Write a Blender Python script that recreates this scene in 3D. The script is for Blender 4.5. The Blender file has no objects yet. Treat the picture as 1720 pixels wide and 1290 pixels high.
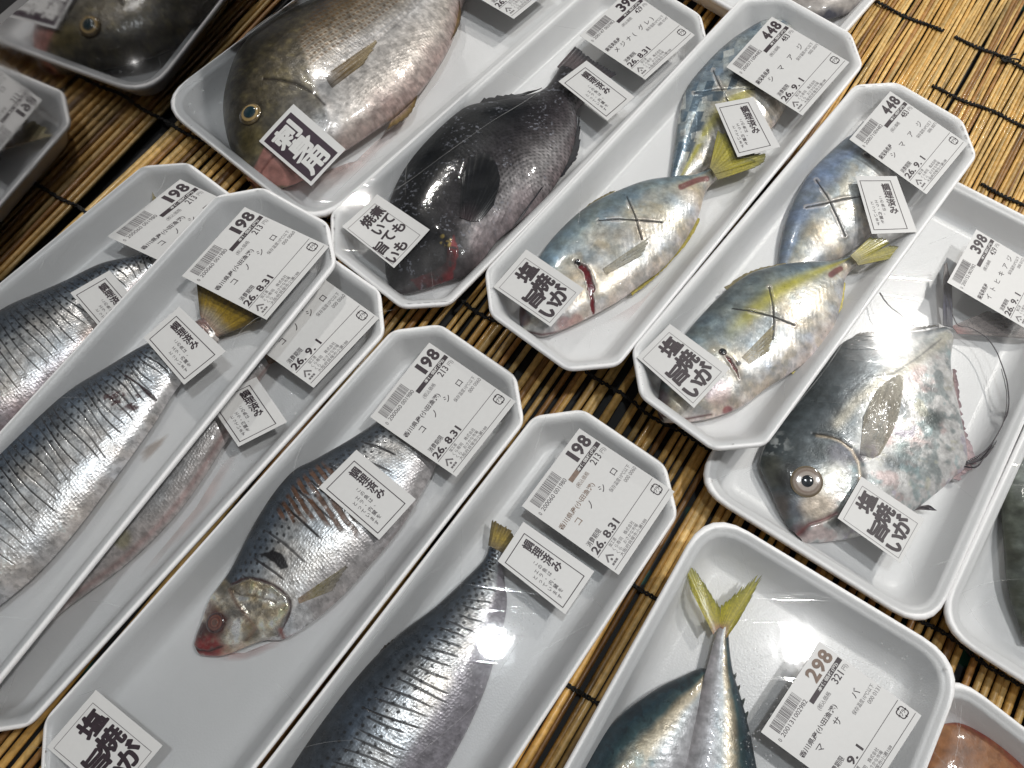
import bpy, math
import numpy as np
from mathutils import Matrix, Vector

# ------------------------------------------------------------------ camera
CAM_Z = 0.53
F_PX, PITCH, ROLL = 1350.0, math.radians(22.65), math.radians(4.4)
_cp, _sp, _cr, _sr = math.cos(PITCH), math.sin(PITCH), math.cos(ROLL), math.sin(ROLL)
_right = np.array([1, 0, 0.]); _up = np.array([0, _cp, _sp]); _fwd = np.array([0, _sp, -_cp])
RM = np.array([_cr * _right + _sr * _up, -_sr * _right + _cr * _up, _fwd])

scene = bpy.context.scene
C = scene.collection
cam_d = bpy.data.cameras.new("camera")
cam_d.sensor_width = 36.0
cam_d.lens = 36.0 * F_PX / 1720.0
cam_d.clip_start = 0.02
cam_d.clip_end = 60.0
cam = bpy.data.objects.new("camera", cam_d)
C.objects.link(cam)
M = Matrix.Identity(4)
for i in range(3):
    M[i][0], M[i][1], M[i][2] = RM[0][i], RM[1][i], -RM[2][i]
M[2][3] = CAM_Z
cam.matrix_world = M
scene.camera = cam


def at(px, py, z=0.0):
    """point of the place seen at a pixel of the 1720x1290 photograph, at height z"""
    d = RM.T @ np.array([(px - 860) / F_PX, -(py - 645) / F_PX, 1.0])
    return d * ((z - CAM_Z) / d[2]) + np.array([0, 0, CAM_Z])


def ats(pts, z=0.0):
    return np.array([at(p[0], p[1], z) for p in pts])


# ------------------------------------------------------------------ world, lamps, exposure
world = bpy.data.worlds.new("World")
scene.world = world
world.use_nodes = True
wn = world.node_tree
wn.nodes.clear()
w_out = wn.nodes.new("ShaderNodeOutputWorld")
w_bg = wn.nodes.new("ShaderNodeBackground")
w_tc = wn.nodes.new("ShaderNodeTexCoord")
w_no = wn.nodes.new("ShaderNodeTexNoise"); w_no.inputs["Scale"].default_value = 2.2; w_no.inputs["Detail"].default_value = 2
w_rp = wn.nodes.new("ShaderNodeValToRGB")
w_rp.color_ramp.elements[0].position = 0.45; w_rp.color_ramp.elements[0].color = (0.08, 0.08, 0.082, 1)
w_rp.color_ramp.elements[1].position = 0.72; w_rp.color_ramp.elements[1].color = (1.0, 0.985, 0.96, 1)
wn.links.new(w_tc.outputs["Generated"], w_no.inputs["Vector"])
wn.links.new(w_no.outputs["Fac"], w_rp.inputs["Fac"])
wn.links.new(w_rp.outputs["Color"], w_bg.inputs["Color"])
w_bg.inputs["Strength"].default_value = 0.50
wn.links.new(w_bg.outputs[0], w_out.inputs[0])


def ceiling_lamp(px, py, power, color, radius, height=2.2, film_z=0.027):
    """a ceiling downlight whose mirror image in the flat film stands at that pixel"""
    P = at(px, py, film_z)
    d = P - np.array([0, 0, CAM_Z]); d[2] = -d[2]
    pos = P + d * ((height - P[2]) / d[2])
    L = bpy.data.lights.new("ceiling_lamp", "AREA")
    L.shape = "DISK"; L.size = radius * 2; L.energy = power; L.color = color
    o = bpy.data.objects.new("ceiling_lamp", L)
    o.location = pos
    C.objects.link(o)
    return o


ceiling_lamp(830, 1078, 7.6, (0.92, 0.97, 1.0), 0.048)
ceiling_lamp(1330, 1085, 17.0, (0.98, 0.975, 0.96), 0.048)
ceiling_lamp(1500, 565, 38.0, (1.0, 0.965, 0.91), 0.040)
ceiling_lamp(570, 315, 15.0, (1.0, 0.96, 0.91), 0.035)
ceiling_lamp(2300, 250, 45.0, (1.0, 0.97, 0.92), 0.09)

vs = scene.view_settings
vs.view_transform = "Standard"; vs.look = "None"; vs.gamma = 1; vs.use_curve_mapping = False
vs.exposure = 0.0
scene.render.film_transparent = False
try:
    scene.cycles.max_bounces = 10; scene.cycles.transparent_max_bounces = 16
    scene.cycles.caustics_reflective = False; scene.cycles.caustics_refractive = False
    scene.cycles.sample_clamp_indirect = 4.0
except Exception:
    pass

# ------------------------------------------------------------------ numeric helpers
_tab = np.random.default_rng(7).random((256, 256))


def vn(x, y, seed=0):
    x = np.asarray(x, float) + seed * 17.31; y = np.asarray(y, float) + seed * 9.77
    xi = np.floor(x).astype(int); yi = np.floor(y).astype(int)
    fx = x - xi; fy = y - yi
    fx = fx * fx * (3 - 2 * fx); fy = fy * fy * (3 - 2 * fy)
    a = _tab[xi & 255, yi & 255]; b = _tab[(xi + 1) & 255, yi & 255]
    c = _tab[xi & 255, (yi + 1) & 255]; d = _tab[(xi + 1) & 255, (yi + 1) & 255]
    return (a * (1 - fx) + b * fx) * (1 - fy) + (c * (1 - fx) + d * fx) * fy


def fbm(x, y, seed=0, oct=4):
    s = 0; a = 0.5; t = 0
    for i in range(oct):
        s = s + a * vn(x * 2 ** i, y * 2 ** i, seed + i * 3); t += a; a *= 0.55
    return s / t


def sst(a, b, x):
    t = np.clip((x - a) / (b - a), 0, 1)
    return t * t * (3 - 2 * t)


def catmull(P, n):
    """P (k,m) control rows -> n rows evenly spaced by length"""
    P = np.asarray(P, float)
    Q = np.vstack([2 * P[0] - P[1], P, 2 * P[-1] - P[-2]])
    out = []
    for i in range(1, len(Q) - 2):
        t = np.linspace(0, 1, 24, endpoint=False)[:, None]
        p0, p1, p2, p3 = Q[i - 1], Q[i], Q[i + 1], Q[i + 2]
        out.append(0.5 * (2 * p1 + (p2 - p0) * t + (2 * p0 - 5 * p1 + 4 * p2 - p3) * t * t + (3 * p1 - p0 - 3 * p2 + p3) * t ** 3))
    out.append(P[-1:])
    D = np.vstack(out)
    return D


def resample(D, n, key=None):
    K = D if key is None else key(D)
    s = np.concatenate([[0], np.cumsum(np.linalg.norm(np.diff(K, axis=0), axis=1))])
    t = np.linspace(0, s[-1], n)
    return np.stack([np.interp(t, s, D[:, j]) for j in range(D.shape[1])], 1)


# ------------------------------------------------------------------ mesh helpers
def link(name, me, mat=None, parent=None):
    o = bpy.data.objects.new(name, me)
    C.objects.link(o)
    if mat: me.materials.append(mat)
    if parent is not None:
        o.parent = parent
        o.matrix_parent_inverse = Matrix.Translation(-Vector(parent.location))
    return o


def raw_mesh(name, V, faces, smooth=True, angle=None):
    """faces: (k,4)/(k,3) int array or list of tuples"""
    me = bpy.data.meshes.new(name)
    V = np.asarray(V, np.float32)
    if isinstance(faces, np.ndarray):
        k, m = faces.shape
        me.vertices.add(len(V)); me.vertices.foreach_set("co", V.ravel())
        me.loops.add(k * m); me.loops.foreach_set("vertex_index", faces.astype(np.int32).ravel())
        me.polygons.add(k)
        me.polygons.foreach_set("loop_start", np.arange(0, k * m, m, dtype=np.int32))
        me.polygons.foreach_set("loop_total", np.full(k, m, np.int32))
        me.update(calc_edges=True)
    else:
        me.from_pydata([tuple(map(float, v)) for v in V], [], faces)
        me.update()
    if smooth:
        me.polygons.foreach_set("use_smooth", np.ones(len(me.polygons), bool))
        if angle: me.set_sharp_from_angle(angle=math.radians(angle))
    return me


def grid_faces(nu, nt, wrap=False, base=0):
    i = np.arange(nu - 1)[:, None]; j = np.arange(nt if wrap else nt - 1)[None, :]
    j2 = (j + 1) % nt
    f = np.stack([i * nt + j, i * nt + j2, (i + 1) * nt + j2, (i + 1) * nt + j], -1).reshape(-1, 4)
    return f + base


def set_attr(me, name, arr, typ):
    a = me.attributes.new(name, typ, "POINT")
    if typ == "FLOAT_COLOR":
        arr = np.concatenate([arr, np.ones((len(arr), 1))], 1)
        a.data.foreach_set("color", arr.astype(np.float32).ravel())
    elif typ == "FLOAT2":
        a.data.foreach_set("vector", arr.astype(np.float32).ravel())
    else:
        a.data.foreach_set("value", arr.astype(np.float32).ravel())


def empty(name, loc):
    o = bpy.data.objects.new(name, None)
    o.empty_display_size = 0.02
    o.location = loc
    C.objects.link(o)
    return o


def tag(o, label=None, cat=None, group=None, kind=None):
    if label: o["label"] = label
    if cat: o["category"] = cat
    if group: o["group"] = group
    if kind: o["kind"] = kind
    return o


# ------------------------------------------------------------------ materials
def new_mat(name):
    m = bpy.data.materials.new(name)
    m.use_nodes = True
    nt = m.node_tree
    b = nt.nodes["Principled BSDF"]
    return m, nt, b


def node(nt, typ, **kw):
    n = nt.nodes.new(typ)
    for k, v in kw.items():
        if k in n.inputs: n.inputs[k].default_value = v
        else: setattr(n, k, v)
    return n


def ramp(nt, stops):
    r = nt.nodes.new("ShaderNodeValToRGB")
    e = r.color_ramp.elements
    while len(e) < len(stops): e.new(0.5)
    for i, (p, c) in enumerate(stops):
        e[i].position = p; e[i].color = (*c, 1) if len(c) == 3 else c
    return r


def mat_plain(name, col, rough=0.5, noise=0.0, scale=200, bump=0.0, coat=0.0, metallic=0.0):
    m, nt, b = new_mat(name)
    tc = node(nt, "ShaderNodeTexCoord")
    no = node(nt, "ShaderNodeTexNoise", Scale=scale, Detail=4.0)
    nt.links.new(tc.outputs["Object"], no.inputs["Vector"])
    a = tuple(max(0, c * (1 - noise)) for c in col); z = tuple(min(1, c * (1 + noise)) for c in col)
    rp = ramp(nt, [(0.3, a), (0.7, z)])
    nt.links.new(no.outputs["Fac"], rp.inputs["Fac"])
    nt.links.new(rp.outputs["Color"], b.inputs["Base Color"])
    b.inputs["Roughness"].default_value = rough
    b.inputs["Metallic"].default_value = metallic
    b.inputs["Coat Weight"].default_value = coat
    b.inputs["Coat Roughness"].default_value = 0.12
    if bump:
        bp = node(nt, "ShaderNodeBump", Strength=bump, Distance=0.0004)
        nt.links.new(no.outputs["Fac"], bp.inputs["Height"])
        nt.links.new(bp.outputs["Normal"], b.inputs["Normal"])
    return m


def mat_foam(name, col):
    m, nt, b = new_mat(name)
    tc = node(nt, "ShaderNodeTexCoord")
    vo = node(nt, "ShaderNodeTexVoronoi", Scale=760.0)
    no = node(nt, "ShaderNodeTexNoise", Scale=18.0, Detail=3.0)
    nt.links.new(tc.outputs["Object"], vo.inputs["Vector"])
    nt.links.new(tc.outputs["Object"], no.inputs["Vector"])
    rp = ramp(nt, [(0.3, tuple(c * 0.95 for c in col)), (0.7, col)])
    nt.links.new(no.outputs["Fac"], rp.inputs["Fac"])
    nt.links.new(rp.outputs["Color"], b.inputs["Base Color"])
    b.inputs["Roughness"].default_value = 0.42
    b.inputs["Subsurface Weight"].default_value = 0.4
    b.inputs["Subsurface Radius"].default_value = (1, 1, 1)
    b.inputs["Subsurface Scale"].default_value = 0.006
    b.inputs["Coat Weight"].default_value = 0.14
    b.inputs["Coat Roughness"].default_value = 0.2
    bp = node(nt, "ShaderNodeBump", Strength=0.11, Distance=0.0005)
    nt.links.new(vo.outputs["Distance"], bp.inputs["Height"])
    nt.links.new(bp.outputs["Normal"], b.inputs["Normal"])
    nt.links.new(bp.outputs["Normal"], b.inputs["Coat Normal"])
    return m


def mat_film(name, strength=1.0, haze=0.0, wrinkle=0.10, wscale=34.0):
    m = bpy.data.materials.new(name); m.use_nodes = True
    nt = m.node_tree; nt.nodes.clear()
    out = node(nt, "ShaderNodeOutputMaterial")
    tr = node(nt, "ShaderNodeBsdfTransparent"); tr.inputs["Color"].default_value = (0.975, 0.98, 0.98, 1)
    gs = node(nt, "ShaderNodeBsdfGlossy"); gs.inputs["Roughness"].default_value = 0.035
    gb = node(nt, "ShaderNodeBsdfGlossy"); gb.inputs["Roughness"].default_value = 0.15
    gl = node(nt, "ShaderNodeMixShader"); gl.inputs[0].default_value = 0.07
    nt.links.new(gs.outputs[0], gl.inputs[1]); nt.links.new(gb.outputs[0], gl.inputs[2])
    fr = node(nt, "ShaderNodeFresnel", IOR=1.5)
    mu = node(nt, "ShaderNodeMath", operation="MULTIPLY_ADD"); mu.inputs[1].default_value = 1.15 * strength; mu.inputs[2].default_value = haze
    mx = node(nt, "ShaderNodeMixShader")
    tc = node(nt, "ShaderNodeTexCoord")
    mp = node(nt, "ShaderNodeMapping"); mp.inputs["Scale"].default_value = (1, 1, 0.3)
    n1 = node(nt, "ShaderNodeTexNoise", Scale=wscale, Detail=2.0, Distortion=0.6)
    n2 = node(nt, "ShaderNodeTexNoise", Scale=420.0, Detail=2.0)
    ad = node(nt, "ShaderNodeMath", operation="MULTIPLY_ADD"); ad.inputs[1].default_value = 0.02
    bp = node(nt, "ShaderNodeBump", Strength=wrinkle, Distance=0.0011)
    l = nt.links.new
    l(tc.outputs["Object"], mp.inputs["Vector"]); l(mp.outputs[0], n1.inputs["Vector"]); l(tc.outputs["Object"], n2.inputs["Vector"])
    l(n2.outputs["Fac"], ad.inputs[0]); l(n1.outputs["Fac"], ad.inputs[2])
    # sparse taut creases running across the pack
    mr = node(nt, "ShaderNodeMapping"); mr.inputs["Rotation"].default_value = (0, 0, math.radians(-38)); mr.inputs["Scale"].default_value = (9, 120, 1)
    n3 = node(nt, "ShaderNodeTexNoise", Scale=1.0, Detail=3.0, Distortion=0.8)
    l(tc.outputs["Object"], mr.inputs["Vector"]); l(mr.outputs[0], n3.inputs["Vector"])
    r3 = ramp(nt, [(0.60, (0, 0, 0)), (0.66, (0.5, 0.5, 0.5)), (0.72, (0.1, 0.1, 0.1))])
    l(n3.outputs["Fac"], r3.inputs["Fac"])
    a3 = node(nt, "ShaderNodeMath", operation="MULTIPLY_ADD"); a3.inputs[1].default_value = 0.35
    l(r3.outputs["Color"], a3.inputs[0]); l(ad.outputs[0], a3.inputs[2])
    l(a3.outputs[0], bp.inputs["Height"])
    l(bp.outputs["Normal"], gs.inputs["Normal"]); l(bp.outputs["Normal"], gb.inputs["Normal"])
    l(fr.outputs[0], mu.inputs[0]); l(mu.outputs[0], mx.inputs[0])
    l(tr.outputs[0], mx.inputs[1]); l(gl.outputs[0], mx.inputs[2]); l(mx.outputs[0], out.inputs[0])
    return m


def mat_fish(name, scale_size=0.0022, scale_amt=0.35, coat=0.4, grain=0.4, metal=0.72, spec=0.5):
    """wet skin: colour, metal and gloss come from the painted attributes, scales and grain from nodes"""
    m, nt, b = new_mat(name)
    l = nt.links.new
    ac = node(nt, "ShaderNodeAttribute", attribute_name="Col")
    am = node(nt, "ShaderNodeAttribute", attribute_name="Met")
    ar = node(nt, "ShaderNodeAttribute", attribute_name="Rgh")
    asc = node(nt, "ShaderNodeAttribute", attribute_name="Scl")
    uv = node(nt, "ShaderNodeAttribute", attribute_name="Body")
    tc = node(nt, "ShaderNodeTexCoord")
    mp = node(nt, "ShaderNodeMapping"); mp.inputs["Scale"].default_value = (1 / scale_size, 1 / scale_size, 0)
    l(uv.outputs["Vector"], mp.inputs["Vector"])
    vo = node(nt, "ShaderNodeTexVoronoi", Scale=1.0, Randomness=0.45)
    l(mp.outputs[0], vo.inputs["Vector"])
    no = node(nt, "ShaderNodeTexNoise", Scale=900.0, Detail=3.0)
    n2 = node(nt, "ShaderNodeTexNoise", Scale=160.0, Detail=4.0)
    l(tc.outputs["Object"], no.inputs["Vector"]); l(tc.outputs["Object"], n2.inputs["Vector"])
    # per-scale tint
    hs = node(nt, "ShaderNodeMix", data_type="RGBA", blend_type="MULTIPLY")
    rp = ramp(nt, [(0.0, (0.80, 0.80, 0.80)), (1.0, (1.18, 1.18, 1.18))])
    sep = node(nt, "ShaderNodeSeparateColor"); l(vo.outputs["Color"], sep.inputs[0])
    l(sep.outputs[0], rp.inputs["Fac"])
    l(asc.outputs["Fac"], hs.inputs["Factor"])
    l(ac.outputs["Color"], hs.inputs[6]); l(rp.outputs["Color"], hs.inputs[7])
    g2 = node(nt, "ShaderNodeMix", data_type="RGBA", blend_type="MULTIPLY"); g2.inputs["Factor"].default_value = grain
    rp2 = ramp(nt, [(0.3, (0.25, 0.25, 0.25)), (0.7, (1.6, 1.6, 1.6))])
    l(n2.outputs["Fac"], rp2.inputs["Fac"])
    l(hs.outputs[2], g2.inputs[6]); l(rp2.outputs["Color"], g2.inputs[7])
    l(g2.outputs[2], b.inputs["Base Color"])
    mm = node(nt, "ShaderNodeMath", operation="MULTIPLY"); mm.inputs[1].default_value = metal
    l(am.outputs["Fac"], mm.inputs[0]); l(mm.outputs[0], b.inputs["Metallic"])
    l(ar.outputs["Fac"], b.inputs["Roughness"])
    b.inputs["Specular IOR Level"].default_value = spec
    b.inputs["Coat Weight"].default_value = coat
    b.inputs["Coat Roughness"].default_value = 0.07
    bp = node(nt, "ShaderNodeBump", Strength=scale_amt, Distance=0.0005)
    mul = node(nt, "ShaderNodeMath", operation="MULTIPLY"); l(vo.outputs["Distance"], mul.inputs[0]); l(asc.outputs["Fac"], mul.inputs[1])
    bpm = node(nt, "ShaderNodeBump", Strength=0.38, Distance=0.0007)   # crumpled foil glints
    l(n2.outputs["Fac"], bpm.inputs["Height"]); l(bpm.outputs["Normal"], bp.inputs["Normal"])
    bp2 = node(nt, "ShaderNodeBump", Strength=0.35, Distance=0.0003)
    l(mul.outputs[0], bp.inputs["Height"]); l(no.outputs["Fac"], bp2.inputs["Height"])
    l(bp.outputs["Normal"], bp2.inputs["Normal"])
    l(bp2.outputs["Normal"], b.inputs["Normal"])
    bp3 = node(nt, "ShaderNodeBump", Strength=0.35, Distance=0.0006)
    l(n2.outputs["Fac"], bp3.inputs["Height"]); l(bp3.outputs["Normal"], b.inputs["Coat Normal"])
    return m


def mat_attr(name, rough=0.4, coat=0.3, noise=0.25, scale=300.0, bump=0.3, metallic=0.0, alpha=1.0, stretch=None):
    m, nt, b = new_mat(name)
    l = nt.links.new
    ac = node(nt, "ShaderNodeAttribute", attribute_name="Col")
    tc = node(nt, "ShaderNodeTexCoord")
    no = node(nt, "ShaderNodeTexNoise", Scale=scale, Detail=4.0)
    l(tc.outputs["Object"], no.inputs["Vector"])
    rp = ramp(nt, [(0.3, (1 - noise,) * 3), (0.7, (1 + noise,) * 3)])
    l(no.outputs["Fac"], rp.inputs["Fac"])
    mx = node(nt, "ShaderNodeMix", data_type="RGBA", blend_type="MULTIPLY"); mx.inputs["Factor"].default_value = 1
    l(ac.outputs["Color"], mx.inputs[6]); l(rp.outputs["Color"], mx.inputs[7])
    l(mx.outputs[2], b.inputs["Base Color"])
    b.inputs["Roughness"].default_value = rough; b.inputs["Metallic"].default_value = metallic
    b.inputs["Coat Weight"].default_value = coat; b.inputs["Coat Roughness"].default_value = 0.1
    b.inputs["Alpha"].default_value = alpha
    bp = node(nt, "ShaderNodeBump", Strength=bump, Distance=0.0004)
    l(no.outputs["Fac"], bp.inputs["Height"]); l(bp.outputs["Normal"], b.inputs["Normal"])
    return m


MAT = dict(
    foam=mat_foam("foam", (0.90, 0.90, 0.905)),
    film=mat_film("film"),
    paper=mat_plain("label_paper", (0.59, 0.59, 0.585), 0.4, 0.015, 300),
    ink=mat_plain("ink", (0.022, 0.012, 0.018), 0.5, 0.3, 500),
    ink_grey=mat_plain("ink_grey", (0.12, 0.11, 0.115), 0.5, 0.2, 500),
    ink_white=mat_plain("ink_white", (0.60, 0.60, 0.59), 0.5, 0.02, 500),
    panel=mat_plain("label_panel", (0.03, 0.014, 0.026), 0.35, 0.2, 300),
    cord=mat_plain("cord_thread", (0.008, 0.008, 0.008), 0.8, 0.4, 3000, 0.5),
    reed=mat_attr("reed", 0.42, 0.15, 0.22, 240.0, 0.25),
    fin=mat_attr("fin", 0.42, 0.25, 0.25, 700.0, 0.3),
    fin_thin=mat_attr("fin_thin", 0.6, 0.0, 0.25, 700.0, 0.12, 0.0, 0.5),
    fin_wet=mat_attr("fin_wet", 0.3, 0.8, 0.25, 300.0, 0.2),
    flesh=mat_attr("flesh", 0.3, 0.6, 0.35, 500.0, 0.5),
    eye=mat_attr("eye", 0.12, 1.0, 0.08, 900.0, 0.05),
)

# ------------------------------------------------------------------ setting: table, floor, mirror
def box_mesh(name, lo, hi):
    x0, y0, z0 = lo; x1, y1, z1 = hi
    V = [(x0, y0, z0), (x1, y0, z0), (x1, y1, z0), (x0, y1, z0), (x0, y0, z1), (x1, y0, z1), (x1, y1, z1), (x0, y1, z1)]
    F = [(0, 3, 2, 1), (4, 5, 6, 7), (0, 1, 5, 4), (1, 2, 6, 5), (2, 3, 7, 6), (3, 0, 4, 7)]
    return raw_mesh(name, V, F, smooth=False)


m, nt, b = new_mat("table_cloth")
tc = node(nt, "ShaderNodeTexCoord")
vo = node(nt, "ShaderNodeTexVoronoi", Scale=24.0); no = node(nt, "ShaderNodeTexNoise", Scale=60.0, Detail=3.0)
nt.links.new(tc.outputs["Object"], vo.inputs["Vector"]); nt.links.new(tc.outputs["Object"], no.inputs["Vector"])
rp = ramp(nt, [(0.0, (0.006, 0.11, 0.075)), (0.40, (0.006, 0.085, 0.06)), (0.46, (0.006, 0.006, 0.006)), (1.0, (0.004, 0.004, 0.004))])
ad = node(nt, "ShaderNodeMath", operation="MULTIPLY_ADD"); ad.inputs[1].default_value = 0.5
nt.links.new(no.outputs["Fac"], ad.inputs[0]); nt.links.new(vo.outputs["Distance"], ad.inputs[2])
nt.links.new(ad.outputs[0], rp.inputs["Fac"]); nt.links.new(rp.outputs["Color"], b.inputs["Base Color"])
b.inputs["Roughness"].default_value = 0.6
TABLE = m
NM = np.array([math.cos(math.radians(-27.5)), math.sin(math.radians(-27.5)), 0.0])   # mirror panel normal
DM = np.array([-NM[1], NM[0], 0.0])
OFF = -0.463


def from_mirror(a, bb, z):  # a along the panel, bb out of it
    return NM * (OFF + bb) + DM * a + np.array([0, 0, z])


def oriented_box(name, a0, a1, b0, b1, z0, z1):
    V = [from_mirror(a, q, z) for z in (z0, z1) for (a, q) in ((a0, b0), (a0, b1), (a1, b1), (a1, b0))]
    F = [(0, 1, 2, 3), (7, 6, 5, 4), (0, 4, 5, 1), (1, 5, 6, 2), (2, 6, 7, 3), (3, 7, 4, 0)]
    me = raw_mesh(name, V, F, smooth=False)
    import bmesh
    bm = bmesh.new(); bm.from_mesh(me); bmesh.ops.recalc_face_normals(bm, faces=bm.faces); bm.to_mesh(me); bm.free()
    return me


tag(link("table", oriented_box("table", -1.0, 1.3, 0.0, 1.5, -0.05, -0.0095), TABLE), kind="structure")
fl = raw_mesh("floor", [(-8, -8, -0.9), (8, -8, -0.9), (8, 8, -0.9), (-8, 8, -0.9)], [(0, 1, 2, 3)], False)
tag(link("floor", fl, mat_plain("dark_floor", (0.01, 0.01, 0.011), 0.6, 0.3, 8)), kind="structure")

m, nt, b = new_mat("mirror_acrylic")
tc = node(nt, "ShaderNodeTexCoord")
no = node(nt, "ShaderNodeTexNoise", Scale=55.0, Detail=6.0, Roughness=0.7)
mp = node(nt, "ShaderNodeMapping"); mp.inputs["Scale"].default_value = (1.0, 1.0, 0.35)
nt.links.new(tc.outputs["Object"], mp.inputs[0]); nt.links.new(mp.outputs[0], no.inputs["Vector"])
rp = ramp(nt, [(0.0, (0.03,) * 3), (0.54, (0.06,) * 3), (0.72, (0.14,) * 3)])
nt.links.new(no.outputs["Fac"], rp.inputs["Fac"]); nt.links.new(rp.outputs["Color"], b.inputs["Roughness"])
b.inputs["Metallic"].default_value = 1.0
b.inputs["Base Color"].default_value = (0.52, 0.51, 0.51, 1)
MIRROR = m
o = link("mirror_panel", oriented_box("mirror_panel", -0.6, 0.9, -0.006, 0.0, -0.05, 0.151), MIRROR)
tag(o, "low smudged mirror panel standing along the left edge of the display", "mirror")


# ------------------------------------------------------------------ bamboo mats
def rods(items, nseg=26, nside=7, seed=0):
    """items: (start, end, radius, colour) -> one mesh of slightly crooked reeds with joints"""
    rng = np.random.default_rng(seed)
    VV, FF, CC, base = [], [], [], 0
    ang = np.linspace(0, 2 * np.pi, nside, endpoint=False)
    for (p, q, r, col) in items:
        p = np.array(p); q = np.array(q)
        ax = (q - p); L = np.linalg.norm(ax); ax /= L
        sd = np.array([-ax[1], ax[0], 0]); upv = np.array([0, 0, 1.0])
        t = np.linspace(0, 1, nseg)
        ph = rng.random(4) * 6.28
        wob = 0.0006 * np.sin(t * 9 + ph[0]) + 0.0004 * np.sin(t * 23 + ph[1])
        wz = 0.0003 * np.sin(t * 14 + ph[2])
        step = rng.uniform(0.09, 0.2); s = t * L + rng.random() * step
        dj = np.abs((s / step) % 1 - 0.5) * 2
        joint = np.exp(-((1 - dj) / 0.09) ** 2)
        rr = r * (1 + 0.18 * joint) * (1 + 0.05 * np.sin(t * 31 + ph[3]))
        ctr = p + ax * (t * L)[:, None] + sd * wob[:, None] + upv * wz[:, None]
        P = ctr[:, None, :] + rr[:, None, None] * (np.cos(ang)[None, :, None] * sd + np.sin(ang)[None, :, None] * upv)
        VV.append(P.reshape(-1, 3)); FF.append(grid_faces(nseg, nside, True, base)); 
        cc = np.array(col)[None, :] * (1 - 0.55 * joint[:, None]) * (0.8 + 0.4 * vn(s * 40, np.zeros(nseg) + p[0] * 90)[:, None])
        CC.append(np.repeat(cc[:, None, :], nside, 1).reshape(-1, 3))
        base += nseg * nside
        # end caps
        caps = []
        for row in (0, nseg - 1):
            for k in range(1, nside - 2, 2):
                o0 = base - nseg * nside + row * nside
                caps.append((o0, o0 + k, o0 + k + 1, o0 + (k + 2) % nside))
        FF.append(np.array(caps))
    V = np.vstack(VV); F = np.vstack(FF)
    me = raw_mesh("reeds", V, F)
    set_attr(me, "Col", np.vstack(CC), "FLOAT_COLOR")
    return me


def tube(name, pts, r, mat, parent=None, nside=6, taper=None):
    P = np.asarray(pts, float); n = len(P)
    T = np.gradient(P, axis=0); T /= np.linalg.norm(T, axis=1)[:, None] + 1e-12
    upv = np.array([0, 0, 1.0]); S = np.cross(T, upv); S /= np.linalg.norm(S, axis=1)[:, None] + 1e-9
    U2 = np.cross(S, T)
    ang = np.linspace(0, 2 * np.pi, nside, endpoint=False)
    rr = np.full(n, r) if taper is None else r * np.asarray(taper)
    V = P[:, None, :] + rr[:, None, None] * (np.cos(ang)[None, :, None] * S[:, None, :] + np.sin(ang)[None, :, None] * U2[:, None, :])
    me = raw_mesh(name, V.reshape(-1, 3), grid_faces(n, nside, True))
    return link(name, me, mat, parent)


A60 = math.radians(61.0)
AX = np.array([math.cos(A60), math.sin(A60), 0.0]); BX = np.array([math.sin(A60), -math.cos(A60), 0.0])
rng = np.random.default_rng(3)


def reed_colour(rng, warm=1.0):
    base = np.array([0.58, 0.335, 0.09]); pale = np.array([0.68, 0.46, 0.175]); dark = np.array([0.34, 0.17, 0.05])
    t = rng.random()
    c = base * (1 - t) + pale * t
    if rng.random() < 0.20: c = dark * rng.uniform(0.7, 1.3)
    return c * rng.uniform(0.75, 1.1)


def make_mat(label, b0, b1, a0, a1, pitch, rad, ztop, cords, seed, jitter=0.006, cut=None, loose=0.15):
    rng = np.random.default_rng(seed)
    ctr = AX * (a0 + a1) / 2 + BX * (b0 + b1) / 2
    root = empty("bamboo_mat", (ctr[0], ctr[1], ztop - 2 * rad))
    items = []
    bpos = b0
    while bpos < b1:
        r = rad * rng.uniform(0.8, 1.12)
        z = ztop - r * 1.0 - abs(rng.normal(0, 0.0006))
        tl = rng.normal(0, jitter) * 0.5
        e0 = a0 + rng.uniform(-0.008, 0.004); e1 = a1 + rng.uniform(-0.004, 0.008)
        if cut and bpos > cut[0] - 0.006: e1 = cut[1] - 0.004 + rng.uniform(-0.006, 0.0)
        p = AX * e0 + BX * (bpos - tl) + np.array([0, 0, z]); q = AX * e1 + BX * (bpos + tl) + np.array([0, 0, z])
        items.append((p, q, r, reed_colour(rng)))
        bpos += pitch * rng.uniform(0.78, 1.2) * (1.6 if rng.random() < loose * 0.3 else 1)
    # trim to the panel
    out = []
    for p, q, r, c in items:
        fp = p @ NM - OFF - 0.004; fq = q @ NM - OFF - 0.004
        if fp <= 0 and fq <= 0: continue
        if fp < 0: p = p + (q - p) * (-fp / (fq - fp))
        if fq < 0: q = q + (p - q) * (-fq / (fp - fq))
        out.append((p, q, r, c))
    link("reeds", rods(out, seed=seed), MAT["reed"], root)
    for (px, py, l0, l1) in cords:
        P0 = at(px, py, ztop)
        n = int((l1 - l0) / (pitch / 4)) + 2
        s = np.linspace(l0, l1, n)
        pts = P0 + BX * s[:, None] + AX * (0.0022 * np.sin(s * 37 + px) + 0.001 * np.sin(s * 130))[:, None]
        pts[:, 2] = ztop + 0.0003 + 0.0009 * np.cos(2 * np.pi * s / pitch)
        pts2 = pts + AX * (0.0011 * np.sin(2 * np.pi * s / (pitch * 1.1)))[:, None]; pts2[:, 2] += 0.0005
        pts3 = pts - AX * (0.0011 * np.sin(2 * np.pi * s / (pitch * 1.1)))[:, None]
        c = tube("cord", pts2, 0.0008, MAT["cord"], root)
        tube("strand", pts3, 0.0008, MAT["cord"], c)
    tag(root, label, "mat")
    return root


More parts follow.
